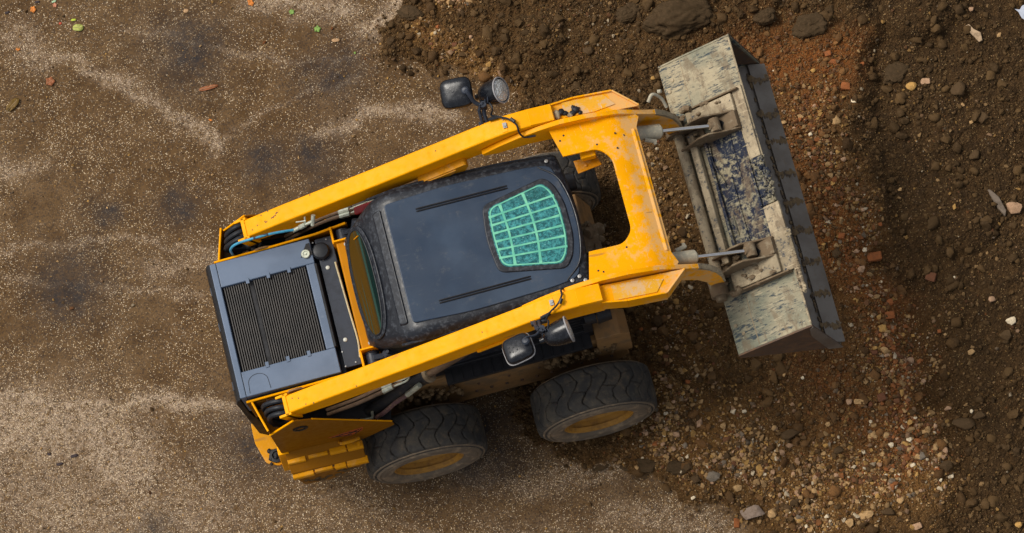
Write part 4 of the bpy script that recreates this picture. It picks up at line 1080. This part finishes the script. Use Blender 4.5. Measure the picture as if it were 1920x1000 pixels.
def m_ground():
    k = NT('site_ground')
    P = k.geo
    A = {n: k.attr(n) for n in ('dirt', 'light', 'stain', 'rusty', 'grit', 'low')}
    big = k.noise(.9, 5, .6, P); mid = k.noise(6, 6, .65, P); fine = k.noise(60, 5, .7, P); med = k.noise(22, 6, .7, P)
    # --- worn tarmac with mud film and pale aggregate
    a = k.mix(k.ramp(big, .35, .65), (.112, .060, .021), (.138, .080, .034))
    a = k.mix(k.math('MULTIPLY', k.ramp(mid, .4, .7), .70), a, (.060, .031, .012))
    a = k.mix(k.ramp(fine, .45, .75), a, (.052, .034, .020))
    c1 = k.voro(135, 'F1', 'Color', P); d1 = k.voro(135, 'F1', 'Distance', P)
    cr = k.n.new('ShaderNodeSeparateColor'); k.link(c1, cr.inputs[0])
    expose = k.math('ADD', k.math('MULTIPLY', A['light'], .62), k.math('MULTIPLY', k.ramp(k.noise(3.2, 5, .65, P), .36, .66), .20))
    thr = k.math('SUBTRACT', .93, expose)
    on = k.math('GREATER_THAN', cr.outputs[0], thr)
    mudf = k.ramp(k.math('ADD', k.noise(1.9, 6, .7, P), k.math('MULTIPLY', A['light'], -.25)), .50, .60, 1, .12)
    on = k.math('MULTIPLY', on, mudf)
    dot = k.math('MULTIPLY', on, k.ramp(d1, .30, .52, 1, 0))
    pebble = k.mix(cr.outputs[1], (.30, .19, .09), (.66, .53, .38))
    a = k.mix(k.math('MULTIPLY', A['light'], k.ramp(med, .34, .66, .0, .70)), a, (.39, .29, .205))
    a = k.mix(dot, a, pebble)
    c2 = k.voro(104, 'F1', 'Color', P); d2 = k.voro(104, 'F1', 'Distance', P); cr2 = k.n.new('ShaderNodeSeparateColor'); k.link(c2, cr2.inputs[0])
    dot2 = k.math('MULTIPLY', k.math('GREATER_THAN', cr2.outputs[0], k.ramp(k.noise(2.3, 4, .6, P), .38, .62, .90, .70)), k.ramp(d2, .24, .42, 1, 0))
    a = k.mix(k.math('MULTIPLY', k.math('MULTIPLY', dot2, mudf), .95), a, k.mix(cr2.outputs[1], (.40, .25, .09), (.90, .74, .52)))
    c3 = k.voro(120, 'F1', 'Color', P); cr3 = k.n.new('ShaderNodeSeparateColor'); k.link(c3, cr3.inputs[0])
    a = k.mix(k.math('MULTIPLY', k.math('GREATER_THAN', cr3.outputs[0], .80), .55), a, (.030, .022, .018))
    a = k.mix(k.math('MULTIPLY', A['stain'], k.ramp(med, .3, .6, .4, .95)), a, (.026, .023, .024))
    # --- dug soil
    s = k.mix(k.ramp(mid, .35, .65), (.050, .027, .010), (.092, .048, .017))
    s = k.mix(k.ramp(k.noise(28, 7, .72, P), .48, .64), s, (.138, .073, .026))
    s = k.mix(k.math('MULTIPLY', A['grit'], .8), s, (.235, .115, .034))
    s = k.mix(k.math('MULTIPLY', A['rusty'], .8), s, (.25, .085, .020))
    s = k.mix(k.math('MULTIPLY', A['low'], .45), s, (.030, .018, .008))
    dots = k.math('MULTIPLY', k.math('GREATER_THAN', cr2.outputs[2], k.math('SUBTRACT', .88, k.math('MULTIPLY', A['grit'], .18))), k.ramp(d2, .22, .42, 1, 0))
    s = k.mix(k.math('MULTIPLY', dots, .85), s, k.mix(cr2.outputs[0], (.20, .11, .04), (.52, .37, .17)))
    dirtm = k.ramp(k.math('ADD', A['dirt'], k.math('MULTIPLY', k.math('SUBTRACT', med, .5), .9)), .35, .65)
    c = k.mix(dirtm, a, s)
    hgt = k.math('ADD', k.math('MULTIPLY', fine, .5), k.math('ADD', k.math('MULTIPLY', dot, .55), k.math('MULTIPLY', med, .6)))
    hs = k.math('ADD', k.math('MULTIPLY', k.voro(55, 'F1', 'Distance', P), -.8), k.math('MULTIPLY', k.noise(40, 6, .7, P), 1.5))
    b1 = k.bump(hgt, .55, .006); b2 = k.bump(hs, 1., .022)
    mx = k.n.new('ShaderNodeMix'); mx.data_type = 'VECTOR'; k.link(dirtm, mx.inputs[0]); k.link(b1, mx.inputs[4]); k.link(b2, mx.inputs[5])
    return k.out(c, k.ramp(mid, .3, .7, .62, .9), 0, mx.outputs[1], spec=.12)
me.materials.append(m_ground())
gnd = bpy.data.objects.new('ground', me); COL.objects.link(gnd); tag(gnd, None, None, kind='structure')

# ------------------------------------------------------------------ stones
def hull_template(seed, n=14, boxy=False, bev=True):
    r = random.Random(seed); bm = bmesh.new()
    if boxy:
        for sx in (-1, 1):
            for sy in (-1, 1):
                for sz in (-1, 1): bm.verts.new((sx*r.uniform(.75, 1), sy*r.uniform(.6, 1), sz*r.uniform(.7, 1)))
        for _ in range(2): bm.verts.new((r.uniform(-1, 1), r.uniform(-1.1, 1.1), r.uniform(.8, 1.1)))
    else:
        for _ in range(n):
            v = Vector((r.gauss(0, 1), r.gauss(0, 1), r.gauss(0, 1))).normalized()*r.uniform(.82, 1.05); bm.verts.new(v)
    res = bmesh.ops.convex_hull(bm, input=bm.verts[:])
    bmesh.ops.delete(bm, geom=[g_ for g_ in res['geom_interior'] if isinstance(g_, bmesh.types.BMVert)], context='VERTS')
    if bev:
        bmesh.ops.bevel(bm, geom=bm.edges[:], offset=.16, segments=2, profile=.6, affect='EDGES', clamp_overlap=True)
        bmesh.ops.triangulate(bm, faces=bm.faces[:])
    bm.verts.ensure_lookup_table()
    vs = np.array([v.co[:] for v in bm.verts]); fs = np.array([[v.index for v in f.verts] for f in bm.faces]); bm.free()
    return vs, fs
def clod_template(seed):
    bm = bmesh.new(); bmesh.ops.create_icosphere(bm, subdivisions=2, radius=1)
    vs = []
    for v in bm.verts:
        n = 1 + .45*mnoise.noise(v.co*1.3+Vector((seed*3.1, 0, 0))) + .28*mnoise.noise(v.co*3.1+Vector((0, seed*2.7, 0))); vs.append((v.co*n)[:])
    fs = np.array([[v.index for v in f.verts] for f in bm.faces]); bm.free(); return np.array(vs), fs
def rotm(n):
    q = RNG.normal(size=(n, 4)); q /= np.linalg.norm(q, axis=1)[:, None]; w, a, b, c_ = q.T
    return np.stack([np.stack([1-2*(b*b+c_*c_), 2*(a*b-c_*w), 2*(a*c_+b*w)], 1), np.stack([2*(a*b+c_*w), 1-2*(a*a+c_*c_), 2*(b*c_-a*w)], 1), np.stack([2*(a*c_-b*w), 2*(b*c_+a*w), 1-2*(a*a+b*b)], 1)], 1)
def scatter(name, temps, px, py, size, tone, mat, flat=.7, sink=.25, smooth=True):
    n = len(px); zz = height(px, py)[0]
    R3 = rotm(n); which = RNG.integers(0, len(temps), n)
    Vs, Fs, Ts, off = [], [], [], 0
    asp = RNG.uniform(.6, 1.0, (n, 3)); asp[:, 0] = RNG.uniform(.9, 1.25, n)
    for ti, (tv, tf) in enumerate(temps):
        ii = np.where(which == ti)[0]
        if not len(ii): continue
        v = tv[None]*asp[ii][:, None, :]*size[ii][:, None, None]
        v = np.einsum('nij,nkj->nki', R3[ii], v); v[:, :, 2] *= flat
        v[:, :, 0] += px[ii][:, None]; v[:, :, 1] += py[ii][:, None]; v[:, :, 2] += (zz[ii]+size[ii]*flat*(.85-sink*2))[:, None]
        k_ = len(ii); nv = tv.shape[0]
        f = tf[None]+(np.arange(k_)*nv)[:, None, None]+off
        Vs.append(v.reshape(-1, 3)); Fs.append(f.reshape(-1, 3)); Ts.append(np.repeat(tone[ii], nv, axis=0)); off += k_*nv
    Vs = np.concatenate(Vs).astype(np.float32); Fs = np.concatenate(Fs).astype(np.int32); Ts = np.concatenate(Ts).astype(np.float32)
    me = bpy.data.meshes.new(name); me.vertices.add(len(Vs)); me.vertices.foreach_set('co', Vs.ravel())
    me.loops.add(Fs.size); me.loops.foreach_set('vertex_index', Fs.ravel()); me.polygons.add(len(Fs))
    me.polygons.foreach_set('loop_start', (np.arange(len(Fs))*3).astype(np.int32)); me.polygons.foreach_set('loop_total', np.full(len(Fs), 3, np.int32))
    me.update(calc_edges=True)
    if smooth: me.shade_smooth(); me.set_sharp_from_angle(angle=math.radians(48))
    a = me.attributes.new('tone', 'FLOAT_COLOR', 'POINT'); a.data.foreach_set('color', np.concatenate([Ts, np.ones((len(Ts), 1), np.float32)], 1).ravel())
    me.materials.append(mat); o = bpy.data.objects.new(name, me); COL.objects.link(o); return o
def m_stone(name, grime=.45):
    k = NT(name); c = k.attr('tone', 'Color')
    f = k.noise(45, 6, .7, k.geo); g_ = k.noise(160, 4, .7, k.geo)
    c = k.mix(k.math('MULTIPLY', k.ramp(f, .42, .68), grime), c, (.085, .05, .024))
    c = k.mix(k.math('MULTIPLY', k.ramp(g_, .5, .8), .35), c, (.5, .42, .3), 'MULTIPLY')
    return k.out(c, .8, 0, k.bump(g_, .35, .003), spec=.12)
PAL = {'tan': (.42, .26, .115), 'ochre': (.44, .25, .075), 'pink': (.40, .245, .145), 'white': (.68, .56, .38), 'brown': (.070, .042, .019), 'grey': (.19, .155, .115),
       'brick': (.27, .088, .028), 'redbrown': (.15, .060, .03), 'slab': (.23, .17, .13), 'bigclod': (.055, .035, .019)}
peb = [hull_template(i, 12, False, False) for i in range(10)]
stone_t = [hull_template(100+i, 16, False, True) for i in range(8)]
clod_t = [clod_template(i) for i in range(8)]
stone_m = m_stone('loose_stone'); clod_m = m_stone('soil_clod', .6)
def visible(px, py): return (px > -3.2) & (px < 5.1)
def pick(n, dens):
    out_x, out_y = [], []
    c_ = 0
    while c_ < n:
        px = RNG.uniform(-3.2, 5.1, n*2); py = RNG.uniform(-2.65, 3.6, n*2)
        ok = RNG.random(n*2) < dens(px, py); out_x.append(px[ok]); out_y.append(py[ok]); c_ += ok.sum()
    return np.concatenate(out_x)[:n], np.concatenate(out_y)[:n]
def core(px, py):
    h = height(px, py); gr = strokes(h[4], h[5], GRAVEL); orr = strokes(h[4], h[5], ORANGE); return h, gr, orr
def dens_g(px, py):
    h, gr, orr = core(px, py)
    cl = sstep(fbm(px, py, 3, 3, 131), .42, .62)
    return h[1]*(.035+.24*cl**2+.80*gr**1.2*(.25+.75*sstep(fbm(px, py, 5, 3, 171), .38, .58))+.35*orr)*(1-.55*h[3]) + .004
px, py = pick(46000, dens_g)
h, gr, orr = core(px, py); n = len(px)
size = np.clip(.0040*RNG.pareto(2.3, n)+.0042, .0042, .021)*(.9+.5*gr)
keys = ['tan', 'ochre', 'pink', 'white', 'brown', 'grey', 'brick', 'redbrown']
pw = np.stack([np.full(n, .30), .16+0*gr, .10+0*gr, .035+0*gr, .28+0*gr, .05+0*gr, .03+.50*orr, .06+.35*orr], 1); pw /= pw.sum(1)[:, None]
cum = pw.cumsum(1); sel = (RNG.random(n)[:, None] > cum).sum(1).clip(0, 7)
tone = np.array([PAL[k] for k in keys])[sel]*RNG.uniform(.45, 1.1, (n, 1))*(.62+.70*np.clip(gr, 0, 1))[:, None]
tone = tone*.75 + np.array([[.19, .10, .035]])*.25*RNG.uniform(.5, 1.2, (n, 1))
o = scatter('gravel', peb, px, py, size, tone, stone_m, .75, .22); tag(o, 'fine loose gravel and brick crumbs strewn over the dug soil', 'gravel', kind='stuff')
# soil crumbs
def dens_c(px, py):
    h, gr, orr = core(px, py); top = sstep(py, .9, 1.8)*sstep(3.9-px, 0, .6)
    return h[1]*(.30+.35*sstep(fbm(px, py, 2.5, 3, 141), .4, .65)+.45*top)*(1-.6*gr)
px, py = pick(20000, dens_c); n = len(px)
size = np.clip(.006*RNG.pareto(2.3, n)+.006, .006, .042)
h_, g2_, o2_ = core(px, py); warm = np.clip(.75*g2_+o2_, 0, 1)[:, None]
tone = (np.array([(.056, .032, .012)])*(1-warm)+np.array([(.125, .058, .019)])*warm)*RNG.uniform(.6, 1.7, (n, 1))
o = scatter('soil_crumbs', clod_t, px, py, size, tone, clod_m, .75, .3); tag(o, 'dark crumbly clods covering the dug soil', 'soil', kind='stuff')
# grit on the tarmac
def dens_t(px, py): h = height(px, py); d = -h[2]*SGN; return (1-h[1])*(.12+.88*np.exp(-np.clip(d, 0, 9)/.18))
px, py = pick(6000, dens_t); n = len(px)
size = np.clip(.002*RNG.pareto(2.2, n)+.0026, .0026, .012)
tone = np.array([PAL[k] for k in ('tan', 'ochre', 'brown', 'brown')])[RNG.integers(0, 4, n)]*RNG.uniform(.6, 1.1, (n, 1))
o = scatter('grit', peb, px, py, size, tone, stone_m, .7, .2); tag(o, 'scattered grit lying on the worn tarmac by the dug edge', 'grit', kind='stuff')

ROCKS = [(4.614,1.132,.055,.038,'tan'),(3.911,.927,.087,.075,'ochre'),(4.022,.937,.087,.068,'pink'),(4.218,.811,.127,.121,'brown'),(3.491,.906,.058,.06,'white'),(3.329,.796,.087,.075,'tan'),(3.01,1.269,.036,.026,'white'),(4.383,1.377,.033,.03,'pink'),(4.478,1.371,.044,.038,'pink'),(4.331,.566,.124,.091,'brown'),(4.217,.701,.044,.038,'tan'),(4.242,.563,.036,.034,'tan'),(3.457,1.019,.073,.064,'brick'),(3.617,1.159,.073,.042,'brick'),(3.405,1.29,.051,.045,'brick'),(3.425,1.222,.058,.038,'brick'),(3.129,.746,.044,.042,'white'),(3.066,-.142,.084,.079,'brown'),(3.265,-.165,.044,.042,'white'),(3.311,-.218,.116,.075,'brick'),(3.135,-.033,.047,.045,'brick'),(3.204,-.3,.08,.053,'pink'),(3.231,-.743,.098,.083,'ochre'),(3.325,-.571,.08,.06,'brick'),(3.3,-.659,.073,.06,'brick'),(3.659,-.442,.08,.068,'redbrown'),(4.101,-.896,.087,.064,'white'),(4.009,-.721,.062,.057,'pink'),(4.353,-.124,.138,.098,'pink'),(4.195,.324,.095,.083,'brown'),(3.949,-.019,.036,.053,'ochre'),(3.629,.224,.036,.034,'tan'),(3.813,-.485,.025,.023,'white'),(4.036,-.988,.098,.083,'brown'),(3.369,-.922,.033,.06,'brick'),(3.351,-.995,.073,.068,'pink'),(3.774,-1.033,.062,.053,'tan'),(2.935,-1.201,.102,.053,'tan'),(2.865,-1.182,.051,.049,'pink'),(3.0,-1.234,.044,.049,'redbrown'),(3.083,-1.21,.062,.06,'redbrown'),(2.956,-1.443,.102,.064,'tan'),(3.045,-1.475,.058,.057,'tan'),(3.582,-1.509,.182,.098,'brown'),(3.694,-1.486,.109,.068,'brown'),(3.509,-1.373,.062,.038,'pink'),(3.654,-1.444,.029,.038,'white'),(3.345,-1.63,.051,.072,'tan'),(3.42,-1.604,.062,.053,'tan'),(3.401,-1.668,.047,.057,'pink'),(3.356,-1.694,.04,.045,'tan'),(3.234,-1.676,.065,.072,'grey'),(3.377,-1.776,.116,.083,'brown'),(3.378,-1.85,.091,.034,'white'),(2.155,-1.79,.08,.075,'tan'),(2.504,-1.907,.044,.034,'white'),(2.755,-1.967,.145,.072,'tan'),(2.644,-1.99,.073,.068,'tan'),(3.074,-2.129,.087,.068,'pink'),(2.787,-2.067,.087,.045,'tan'),(3.734,-2.284,.058,.053,'ochre'),(2.337,-1.755,.116,.06,'brown'),(2.704,-1.486,.095,.06,'brown'),(2.41,-1.298,.153,.091,'brown'),(3.012,-1.93,.058,.06,'tan'),(2.907,-1.985,.116,.068,'brown'),(1.84,-1.065,.062,.072,'pink'),(1.404,-1.187,.029,.026,'white'),(1.838,-1.451,.131,.091,'grey'),(1.72,-1.431,.102,.083,'brown'),(1.977,-1.562,.08,.053,'tan'),(1.907,-1.78,.04,.068,'brick'),(2.03,-1.752,.225,.113,'slab'),(1.784,1.772,.087,.075,'brown'),(2.175,1.453,.044,.034,'ochre'),(2.199,1.383,.051,.042,'tan'),(1.052,2.368,.095,.053,'tan'),(.792,2.243,.044,.038,'brick'),(.589,2.416,.124,.106,'brown'),(1.686,-1.333,.095,.075,'brown'),(1.958,-1.33,.065,.053,'brown')]
CNAME = {'tan': 'tan', 'ochre': 'ochre', 'pink': 'pinkish', 'white': 'pale white', 'brown': 'dark brown', 'grey': 'grey', 'brick': 'orange brick', 'redbrown': 'red brown', 'slab': 'grey tarmac'}
def region(x, y):
    if y > .62 and x > 3.75: return 'in the top right corner soil'
    if y > .62 and x > 2.7: return 'in the rusty soil beyond the bucket'
    if y > .62: return 'above the loader'
    if x > 3.48 and y > -1.15: return 'on dark soil at right edge'
    if x > 3.48: return 'on soil in bottom right corner'
    if x > 2.6 and y > -1.08: return 'ahead of the cutting edge'
    if x > 2.2: return 'in gravel below the bucket'
    return 'between front wheel and tarmac edge'
ordn = ['', 'second', 'third', 'fourth', 'fifth', 'sixth', 'seventh', 'eighth', 'ninth', 'tenth', 'eleventh', 'twelfth']
groups = {}
for r_ in ROCKS: groups.setdefault((CNAME[r_[4]], region(r_[0], r_[1])), []).append(r_)
stone_meshes = {}
def stone_mesh(col, t, boxy):
    key = (col, t, boxy)
    if key not in stone_meshes:
        vs, fs = hull_template(300+t, 10, True, True) if boxy else stone_t[t]
        me = bpy.data.meshes.new('stone'); me.from_pydata([tuple(v) for v in vs], [], [tuple(int(i) for i in f) for f in fs]); me.shade_smooth(); me.set_sharp_from_angle(angle=math.radians(40))
        a = me.attributes.new('tone', 'FLOAT_COLOR', 'POINT'); cc = PAL[col]; a.data.foreach_set('color', [*cc, 1.]*len(vs)); me.materials.append(clod_m if col in ('brown',) else stone_m)
        stone_meshes[key] = me
    return stone_meshes[key]
def put_stone(x, y, a, b, col, label, cat, name, group=None):
    boxy = col in ('brick', 'redbrown') and rr.random() < (.6 if a > .05 else .35)
    o = bpy.data.objects.new(name, stone_mesh(col, rr.randrange(8), boxy)); COL.objects.link(o)
    zz = float(height(np.array([x]), np.array([y]))[0][0]); hh = min(a, b)*.34
    o.location = (x, y, zz+hh*.45); o.scale = (a/2, b/2, hh*(.55 if col == 'slab' else 1)); o.rotation_euler = (rr.uniform(-.25, .25), rr.uniform(-.25, .25), rr.uniform(-.35, .35) - .2)
    tag(o, label, cat, group)
for (cn, rg), lst in groups.items():
    lst.sort(key=lambda r_: -(r_[1]*.97+r_[0]*.25))
    for i, r_ in enumerate(lst):
        noun = {'brick': 'fragment', 'slab': 'slab'}.get(r_[4], 'stone' if r_[4] != 'brown' else 'lump')
        nm = {'fragment': 'brick_fragment', 'slab': 'tarmac_slab', 'lump': 'earth_lump', 'stone': 'stone'}[noun]
        if len(lst) == 1: lab = f'{cn} {noun} {rg}'
        elif i == 0: lab = f'uppermost {cn} {noun} {rg}'
        elif i == len(lst)-1: lab = f'lowest {cn} {noun} {rg}'
        else: lab = f'{ordn[i]} {cn} {noun} from the top {rg}'
        put_stone(r_[0], r_[1], r_[2], r_[3], r_[4], lab, {'fragment': 'brick', 'slab': 'slab', 'lump': 'clod', 'stone': 'stone'}[noun], nm, f'{cn} {noun}s {rg}' if len(lst) > 1 else None)
def big_clod(seed, x, y, a, b, h, label, rot_=0., flat=0., sub=5, name='earth_lump', cat='clod', col=(.050, .031, .014)):
    bm = bmesh.new(); bmesh.ops.create_icosphere(bm, subdivisions=sub, radius=1)
    for v in bm.verts:
        p = v.co.copy(); S_ = Vector((seed*3.7, seed*1.3, 0))
        n = 1 + .30*mnoise.noise(p*1.1+S_) + .16*mnoise.noise(p*2.6+S_) + .07*mnoise.noise(p*6+S_) + .04*mnoise.noise(p*14+S_) + .02*mnoise.noise(p*32+S_)
        c2 = 1-abs(mnoise.noise(p*2.1-S_)); n -= .10*max(0, c2-.82)/.18
        v.co = p*n
        if flat and v.co.z > flat: v.co.z = flat + (v.co.z-flat)*.25
    me = bpy.data.meshes.new(name); bm.to_mesh(me); bm.free(); me.shade_smooth()
    at = me.attributes.new('tone', 'FLOAT_COLOR', 'POINT'); at.data.foreach_set('color', [*col, 1.]*len(me.vertices)); me.materials.append(clod_m)
    o = bpy.data.objects.new(name, me); COL.objects.link(o); o.location = (x, y, float(height(np.array([x]), np.array([y]))[0][0])+h*.05); o.scale = (a/2, b/2, h/2); o.rotation_euler = (0, 0, rot_)
    tag(o, label, cat)
big_clod(1, 2.46, 1.80, .50, .28, .22, 'largest dark earth clod, left of the far end of the bucket', -.1)
big_clod(2, 3.34, 1.52, .26, .17, .11, 'big rounded earth clod at the head of the rusty soil', .1)
big_clod(3, 3.84, 1.06, .20, .15, .09, 'smooth earth clod right of the rusty soil', .3, flat=.5)
big_clod(4, 2.13, 1.96, .20, .14, .10, 'broad earth clod left of the largest clod', .2)
big_clod(5, 2.95, 1.98, .26, .15, .10, 'long earth clod between the bucket top and photo edge', -.15)
big_clod(6, 1.38, -1.235, .24, .10, .05, 'flat slab of pressed mud below the near front tyre', -.25, flat=.4)
big_clod(7, 1.10, -1.15, .13, .075, .04, 'small flat pressed mud slab touching the near front tyre', -.2, flat=.4)
big_clod(8, 1.62, -1.32, .16, .09, .05, 'pressed mud slab right of the tyre beside the gravel', -.3, flat=.4)
big_clod(9, .62, 2.40, .18, .11, .06, 'earth clod on the pale tarmac at the top dirt edge', -.4, flat=.5)
big_clod(10, 3.05, 1.66, .16, .12, .09, 'rounded earth clod touching the top of the rusty soil', .4)
# smaller pebbles, still things
cnt = 0
px, py = pick(2500, lambda a, b: dens_g(a, b)*(core(a, b)[1]**.6))
for x_, y_ in zip(px, py):
    if cnt >= 215: break
    if 2.1 < x_ < 2.7 and -.7 < y_ < 1.2: continue
    if any(math.hypot(x_-r_[0], y_-r_[1]) < (r_[2]+r_[3])*.35+.02 for r_ in ROCKS): continue
    col = rr.choice(['tan', 'tan', 'ochre', 'pink', 'brown', 'tan', 'white'] if y_ < -.9 else ['tan', 'brick', 'ochre', 'brown', 'redbrown', 'pink'])
    a = rr.uniform(.026, .05); cn = CNAME[col]; rg = region(x_, y_)
    noun = {'brick': 'crumb'}.get(col, 'pebble')
    put_stone(float(x_), float(y_), a, a*rr.uniform(.65, 1), col, f'small {cn} {noun} {rg}', 'pebble', 'pebble' if noun == 'pebble' else 'brick_crumb', f'small {cn} {noun}s {rg}'); cnt += 1

# wood splinter stones and litter
def slab(name, pts, x, y, th, mat, label, cat, tilt=(0, 0), bev=.004, z0=.012):
    g = MB(); g.prxy([(px, py) for px, py in pts], th, lambda a, b: .25*th*math.sin(a*40)); o = g.build(name, mat, None, bev)
    o.location = (x, y, float(height(np.array([x]), np.array([y]))[0][0])+z0+th*.5); o.rotation_euler = (tilt[0], tilt[1], 0); tag(o, label, cat); return o
wood = simple('weathered_wood', (.40, .28, .17), .8, 0, .4, 20, .6)
slab('wood_splinter', [(-.05, .07), (-.02, .075), (.0, .03), (.04, -.01), (.035, -.07), (.01, -.075), (-.01, -.03), (-.035, .02)], 4.45, 1.19, .018, wood, 'pale jagged wood splinter lying near the top right corner', 'splinter')
slab('long_stone', [(-.045, .11), (-.02, .10), (.02, .03), (.04, -.08), (.02, -.12), (-.01, -.05), (-.03, .03)], 4.25, -.05, .03, simple('slate_stone', (.14, .105, .075), .7, 0, .3, 20, .5), 'long thin grey stone standing on edge at the right', 'stone', bev=.008)
slab('plastic_scrap', [(-.055, .05), (-.035, .02), (-.025, -.03), (.0, -.055), (.03, -.04), (.06, -.05), (.08, .02), (.06, .065), (.0, .055), (-.02, .035), (-.035, .04)], 4.82, 1.23, .006, simple('grey_plastic', (.44, .47, .54), .4, 0, .2, 14, .3), 'crumpled grey plastic scrap at the top right corner', 'litter', (.15, -.1), .002, .03)

# ------------------------------------------------------------------ leaves
LEAVES = [(-1.73,2.98,.068,.086,'yellowgreen'),(-1.75,3.05,.034,.027,'lime'),(-2.02,3.21,.053,.043,'orange'),(-1.86,3.2,.038,.031,'salmon'),(-1.86,3.23,.03,.024,'mint'),(-2.12,3.23,.03,.024,'beige'),(-2.19,2.94,.023,.035,'orange'),(-2.01,2.63,.068,.071,'rust'),(-2.31,2.53,.106,.094,'olive'),(-.91,2.27,.128,.051,'rust'),(-.94,2.89,.034,.051,'tan'),(-.47,2.82,.042,.055,'orange'),(-1.85,3.05,.019,.031,'red'),(-.2,2.67,.042,.039,'green'),(-.05,2.49,.049,.051,'green'),(.06,2.37,.053,.043,'tan'),(.17,2.24,.019,.016,'green'),(-.95,2.03,.015,.031,'orange'),(-1.98,3.26,.034,.027,'dark'),(-2.21,3.24,.034,.027,'dark'),(-2.58, -0.06,.022,.03,'dark'),(-2.52, -0.15,.045,.03,'dark'),(-2.41, -0.12,.05,.035,'dark')]
LL = ['pale yellow green leaf with a pointed tip near the top left', 'tiny bright lime leaf above the yellow green leaf', 'orange leaf in the top left corner beside the dark leaf', 'salmon pink leaf under the mint leaf at the top edge', 'mint green leaf cut by the top edge of the photo', 'small beige leaf left of the orange corner leaf', 'small orange leaf curl near the left edge', 'crumpled rust red leaf above the brown curled leaf', 'large curled olive brown leaf at the left edge', 'long rust brown leaf lying flat on the tarmac', 'small tan leaf below the top edge on bare tarmac', 'orange leaf touching the top edge left of centre', 'thin red leaf sliver left of the yellow green leaf', 'round green leaf close to the pale gravel at the top', 'lobed green leaf alone on the brown tarmac', 'tan withered leaf right of the lobed green leaf', 'tiny green leaf scrap above the far loader arm', 'tiny orange leaf scrap beside the pale gravel track', 'dark withered leaf right of the orange corner leaf', 'dark withered leaf nearest the top left corner', 'tiny dark leaf crumb left of two others on pale tarmac', 'dark wet leaf crumb below two others on pale tarmac', 'largest dark wet leaf crumb on the pale tarmac']
LC = {'yellowgreen': (.40, .42, .10), 'lime': (.42, .50, .04), 'orange': (.62, .20, .03), 'salmon': (.50, .20, .11), 'mint': (.36, .52, .32), 'beige': (.42, .30, .17), 'rust': (.30, .10, .035), 'olive': (.15, .085, .015), 'tan': (.42, .25, .12), 'red': (.42, .07, .03), 'green': (.20, .33, .07), 'dark': (.03, .018, .02)}
leafm = {k: simple('leaf_'+k, v, .55, 0, .35, 60, .3) for k, v in LC.items()}
for i, (x_, y_, a, b, c_) in enumerate(LEAVES):
    g = MB(); n_ = 26; lob = 5 if c_ in ('green', 'orange', 'rust', 'salmon') and a < .1 else 1; pts = []
    rot_ = rr.uniform(0, 6.28) if a/b < 1.5 else -.1
    ring = []
    for k in range(n_):
        t = 2*PI*k/n_
        rad = (1-.30*abs(math.sin(lob*t/2)) if lob > 1 else (.72+.28*abs(math.cos(t))**1.5)) * (1+.10*mnoise.noise(Vector((t, i*3.3, 0))))
        ring.append((math.cos(t)*rad, math.sin(t)*rad*(1 if lob > 1 else .72)))
    vs = [(0, 0, .10)]
    for f_ in (.5, 1.0):
        for (u, v) in ring: vs.append((u*f_, v*f_, .10 + .16*f_*abs(v) + .12*mnoise.noise(Vector((u*2+i, v*2, 0)))*f_))
    fs = [(0, 1+k, 1+(k+1) % n_) for k in range(n_)] + [(1+k, 1+n_+k, 1+n_+(k+1) % n_, 1+(k+1) % n_) for k in range(n_)]
    g.add([(p[0], p[1], p[2]) for p in vs], fs)
    g.v = [(p[0]*a/2*1.15, p[1]*b/2*1.15, p[2]*min(a, b)) for p in g.v]
    o = g.build('leaf', leafm[c_], None, 0, angle=60)
    sm = o.modifiers.new('Solidify', 'SOLIDIFY'); sm.thickness = .0008
    o.location = (x_, y_, float(height(np.array([x_]), np.array([y_]))[0][0])+.001); o.rotation_euler = (0, 0, rot_ if lob > 1 else rr.uniform(-.3, .3)+(0 if c_ == 'rust' else .9 if c_ == 'olive' else 0))
    tag(o, LL[i], 'leaf', 'fallen leaves on the tarmac')
    if a > .06:
        s_ = MB(); s_.tube([(-a*.55, 0, .012), (0, 0, .014), (a*.45, .0, .014)], .0011, 5); s_.build('leaf_vein', leafm['beige' if c_ != 'dark' else 'dark'], o, 0)

# ================================================================== camera, light
cam = bpy.data.cameras.new('camera'); co = bpy.data.objects.new('camera', cam); COL.objects.link(co)
cam.sensor_width = 36; cam.lens = 6001.38/1920*36; cam.clip_end = 600; cam.clip_start = .5
co.location = (1.19181, -6.0902, 21.42618); co.rotation_mode = 'XYZ'; co.rotation_euler = (.281135, .087753, -.245393)
scn.camera = co
SE, SA = math.radians(54), math.radians(150)     # sun height, and azimuth measured from +X towards +Y
sd_ = Vector((math.cos(SE)*math.cos(SA), math.cos(SE)*math.sin(SA), math.sin(SE)))
sun = bpy.data.lights.new('sun', 'SUN'); sun.energy = 1.5; sun.angle = math.radians(24); sun.color = (1, .94, .84)
so = bpy.data.objects.new('sun', sun); COL.objects.link(so); so.rotation_euler = sd_.to_track_quat('Z', 'Y').to_euler()
w = bpy.data.worlds.new('World'); scn.world = w; w.use_nodes = True
nt = w.node_tree; bg = nt.nodes['Background']; sk = nt.nodes.new('ShaderNodeTexSky'); sk.sky_type = 'NISHITA'; sk.sun_disc = False
sk.sun_elevation = SE; sk.sun_rotation = PI/2 - SA; sk.dust_density = 3; sk.ozone_density = 1
hs = nt.nodes.new('ShaderNodeHueSaturation'); hs.inputs['Saturation'].default_value = .30   # cloud-filtered sky
nt.links.new(sk.outputs[0], hs.inputs['Color']); nt.links.new(hs.outputs[0], bg.inputs['Color']); bg.inputs['Strength'].default_value = .082
scn.view_settings.view_transform = 'Standard'; scn.view_settings.look = 'None'; scn.view_settings.exposure = .78; scn.view_settings.gamma = 1
scn.render.engine = 'CYCLES'
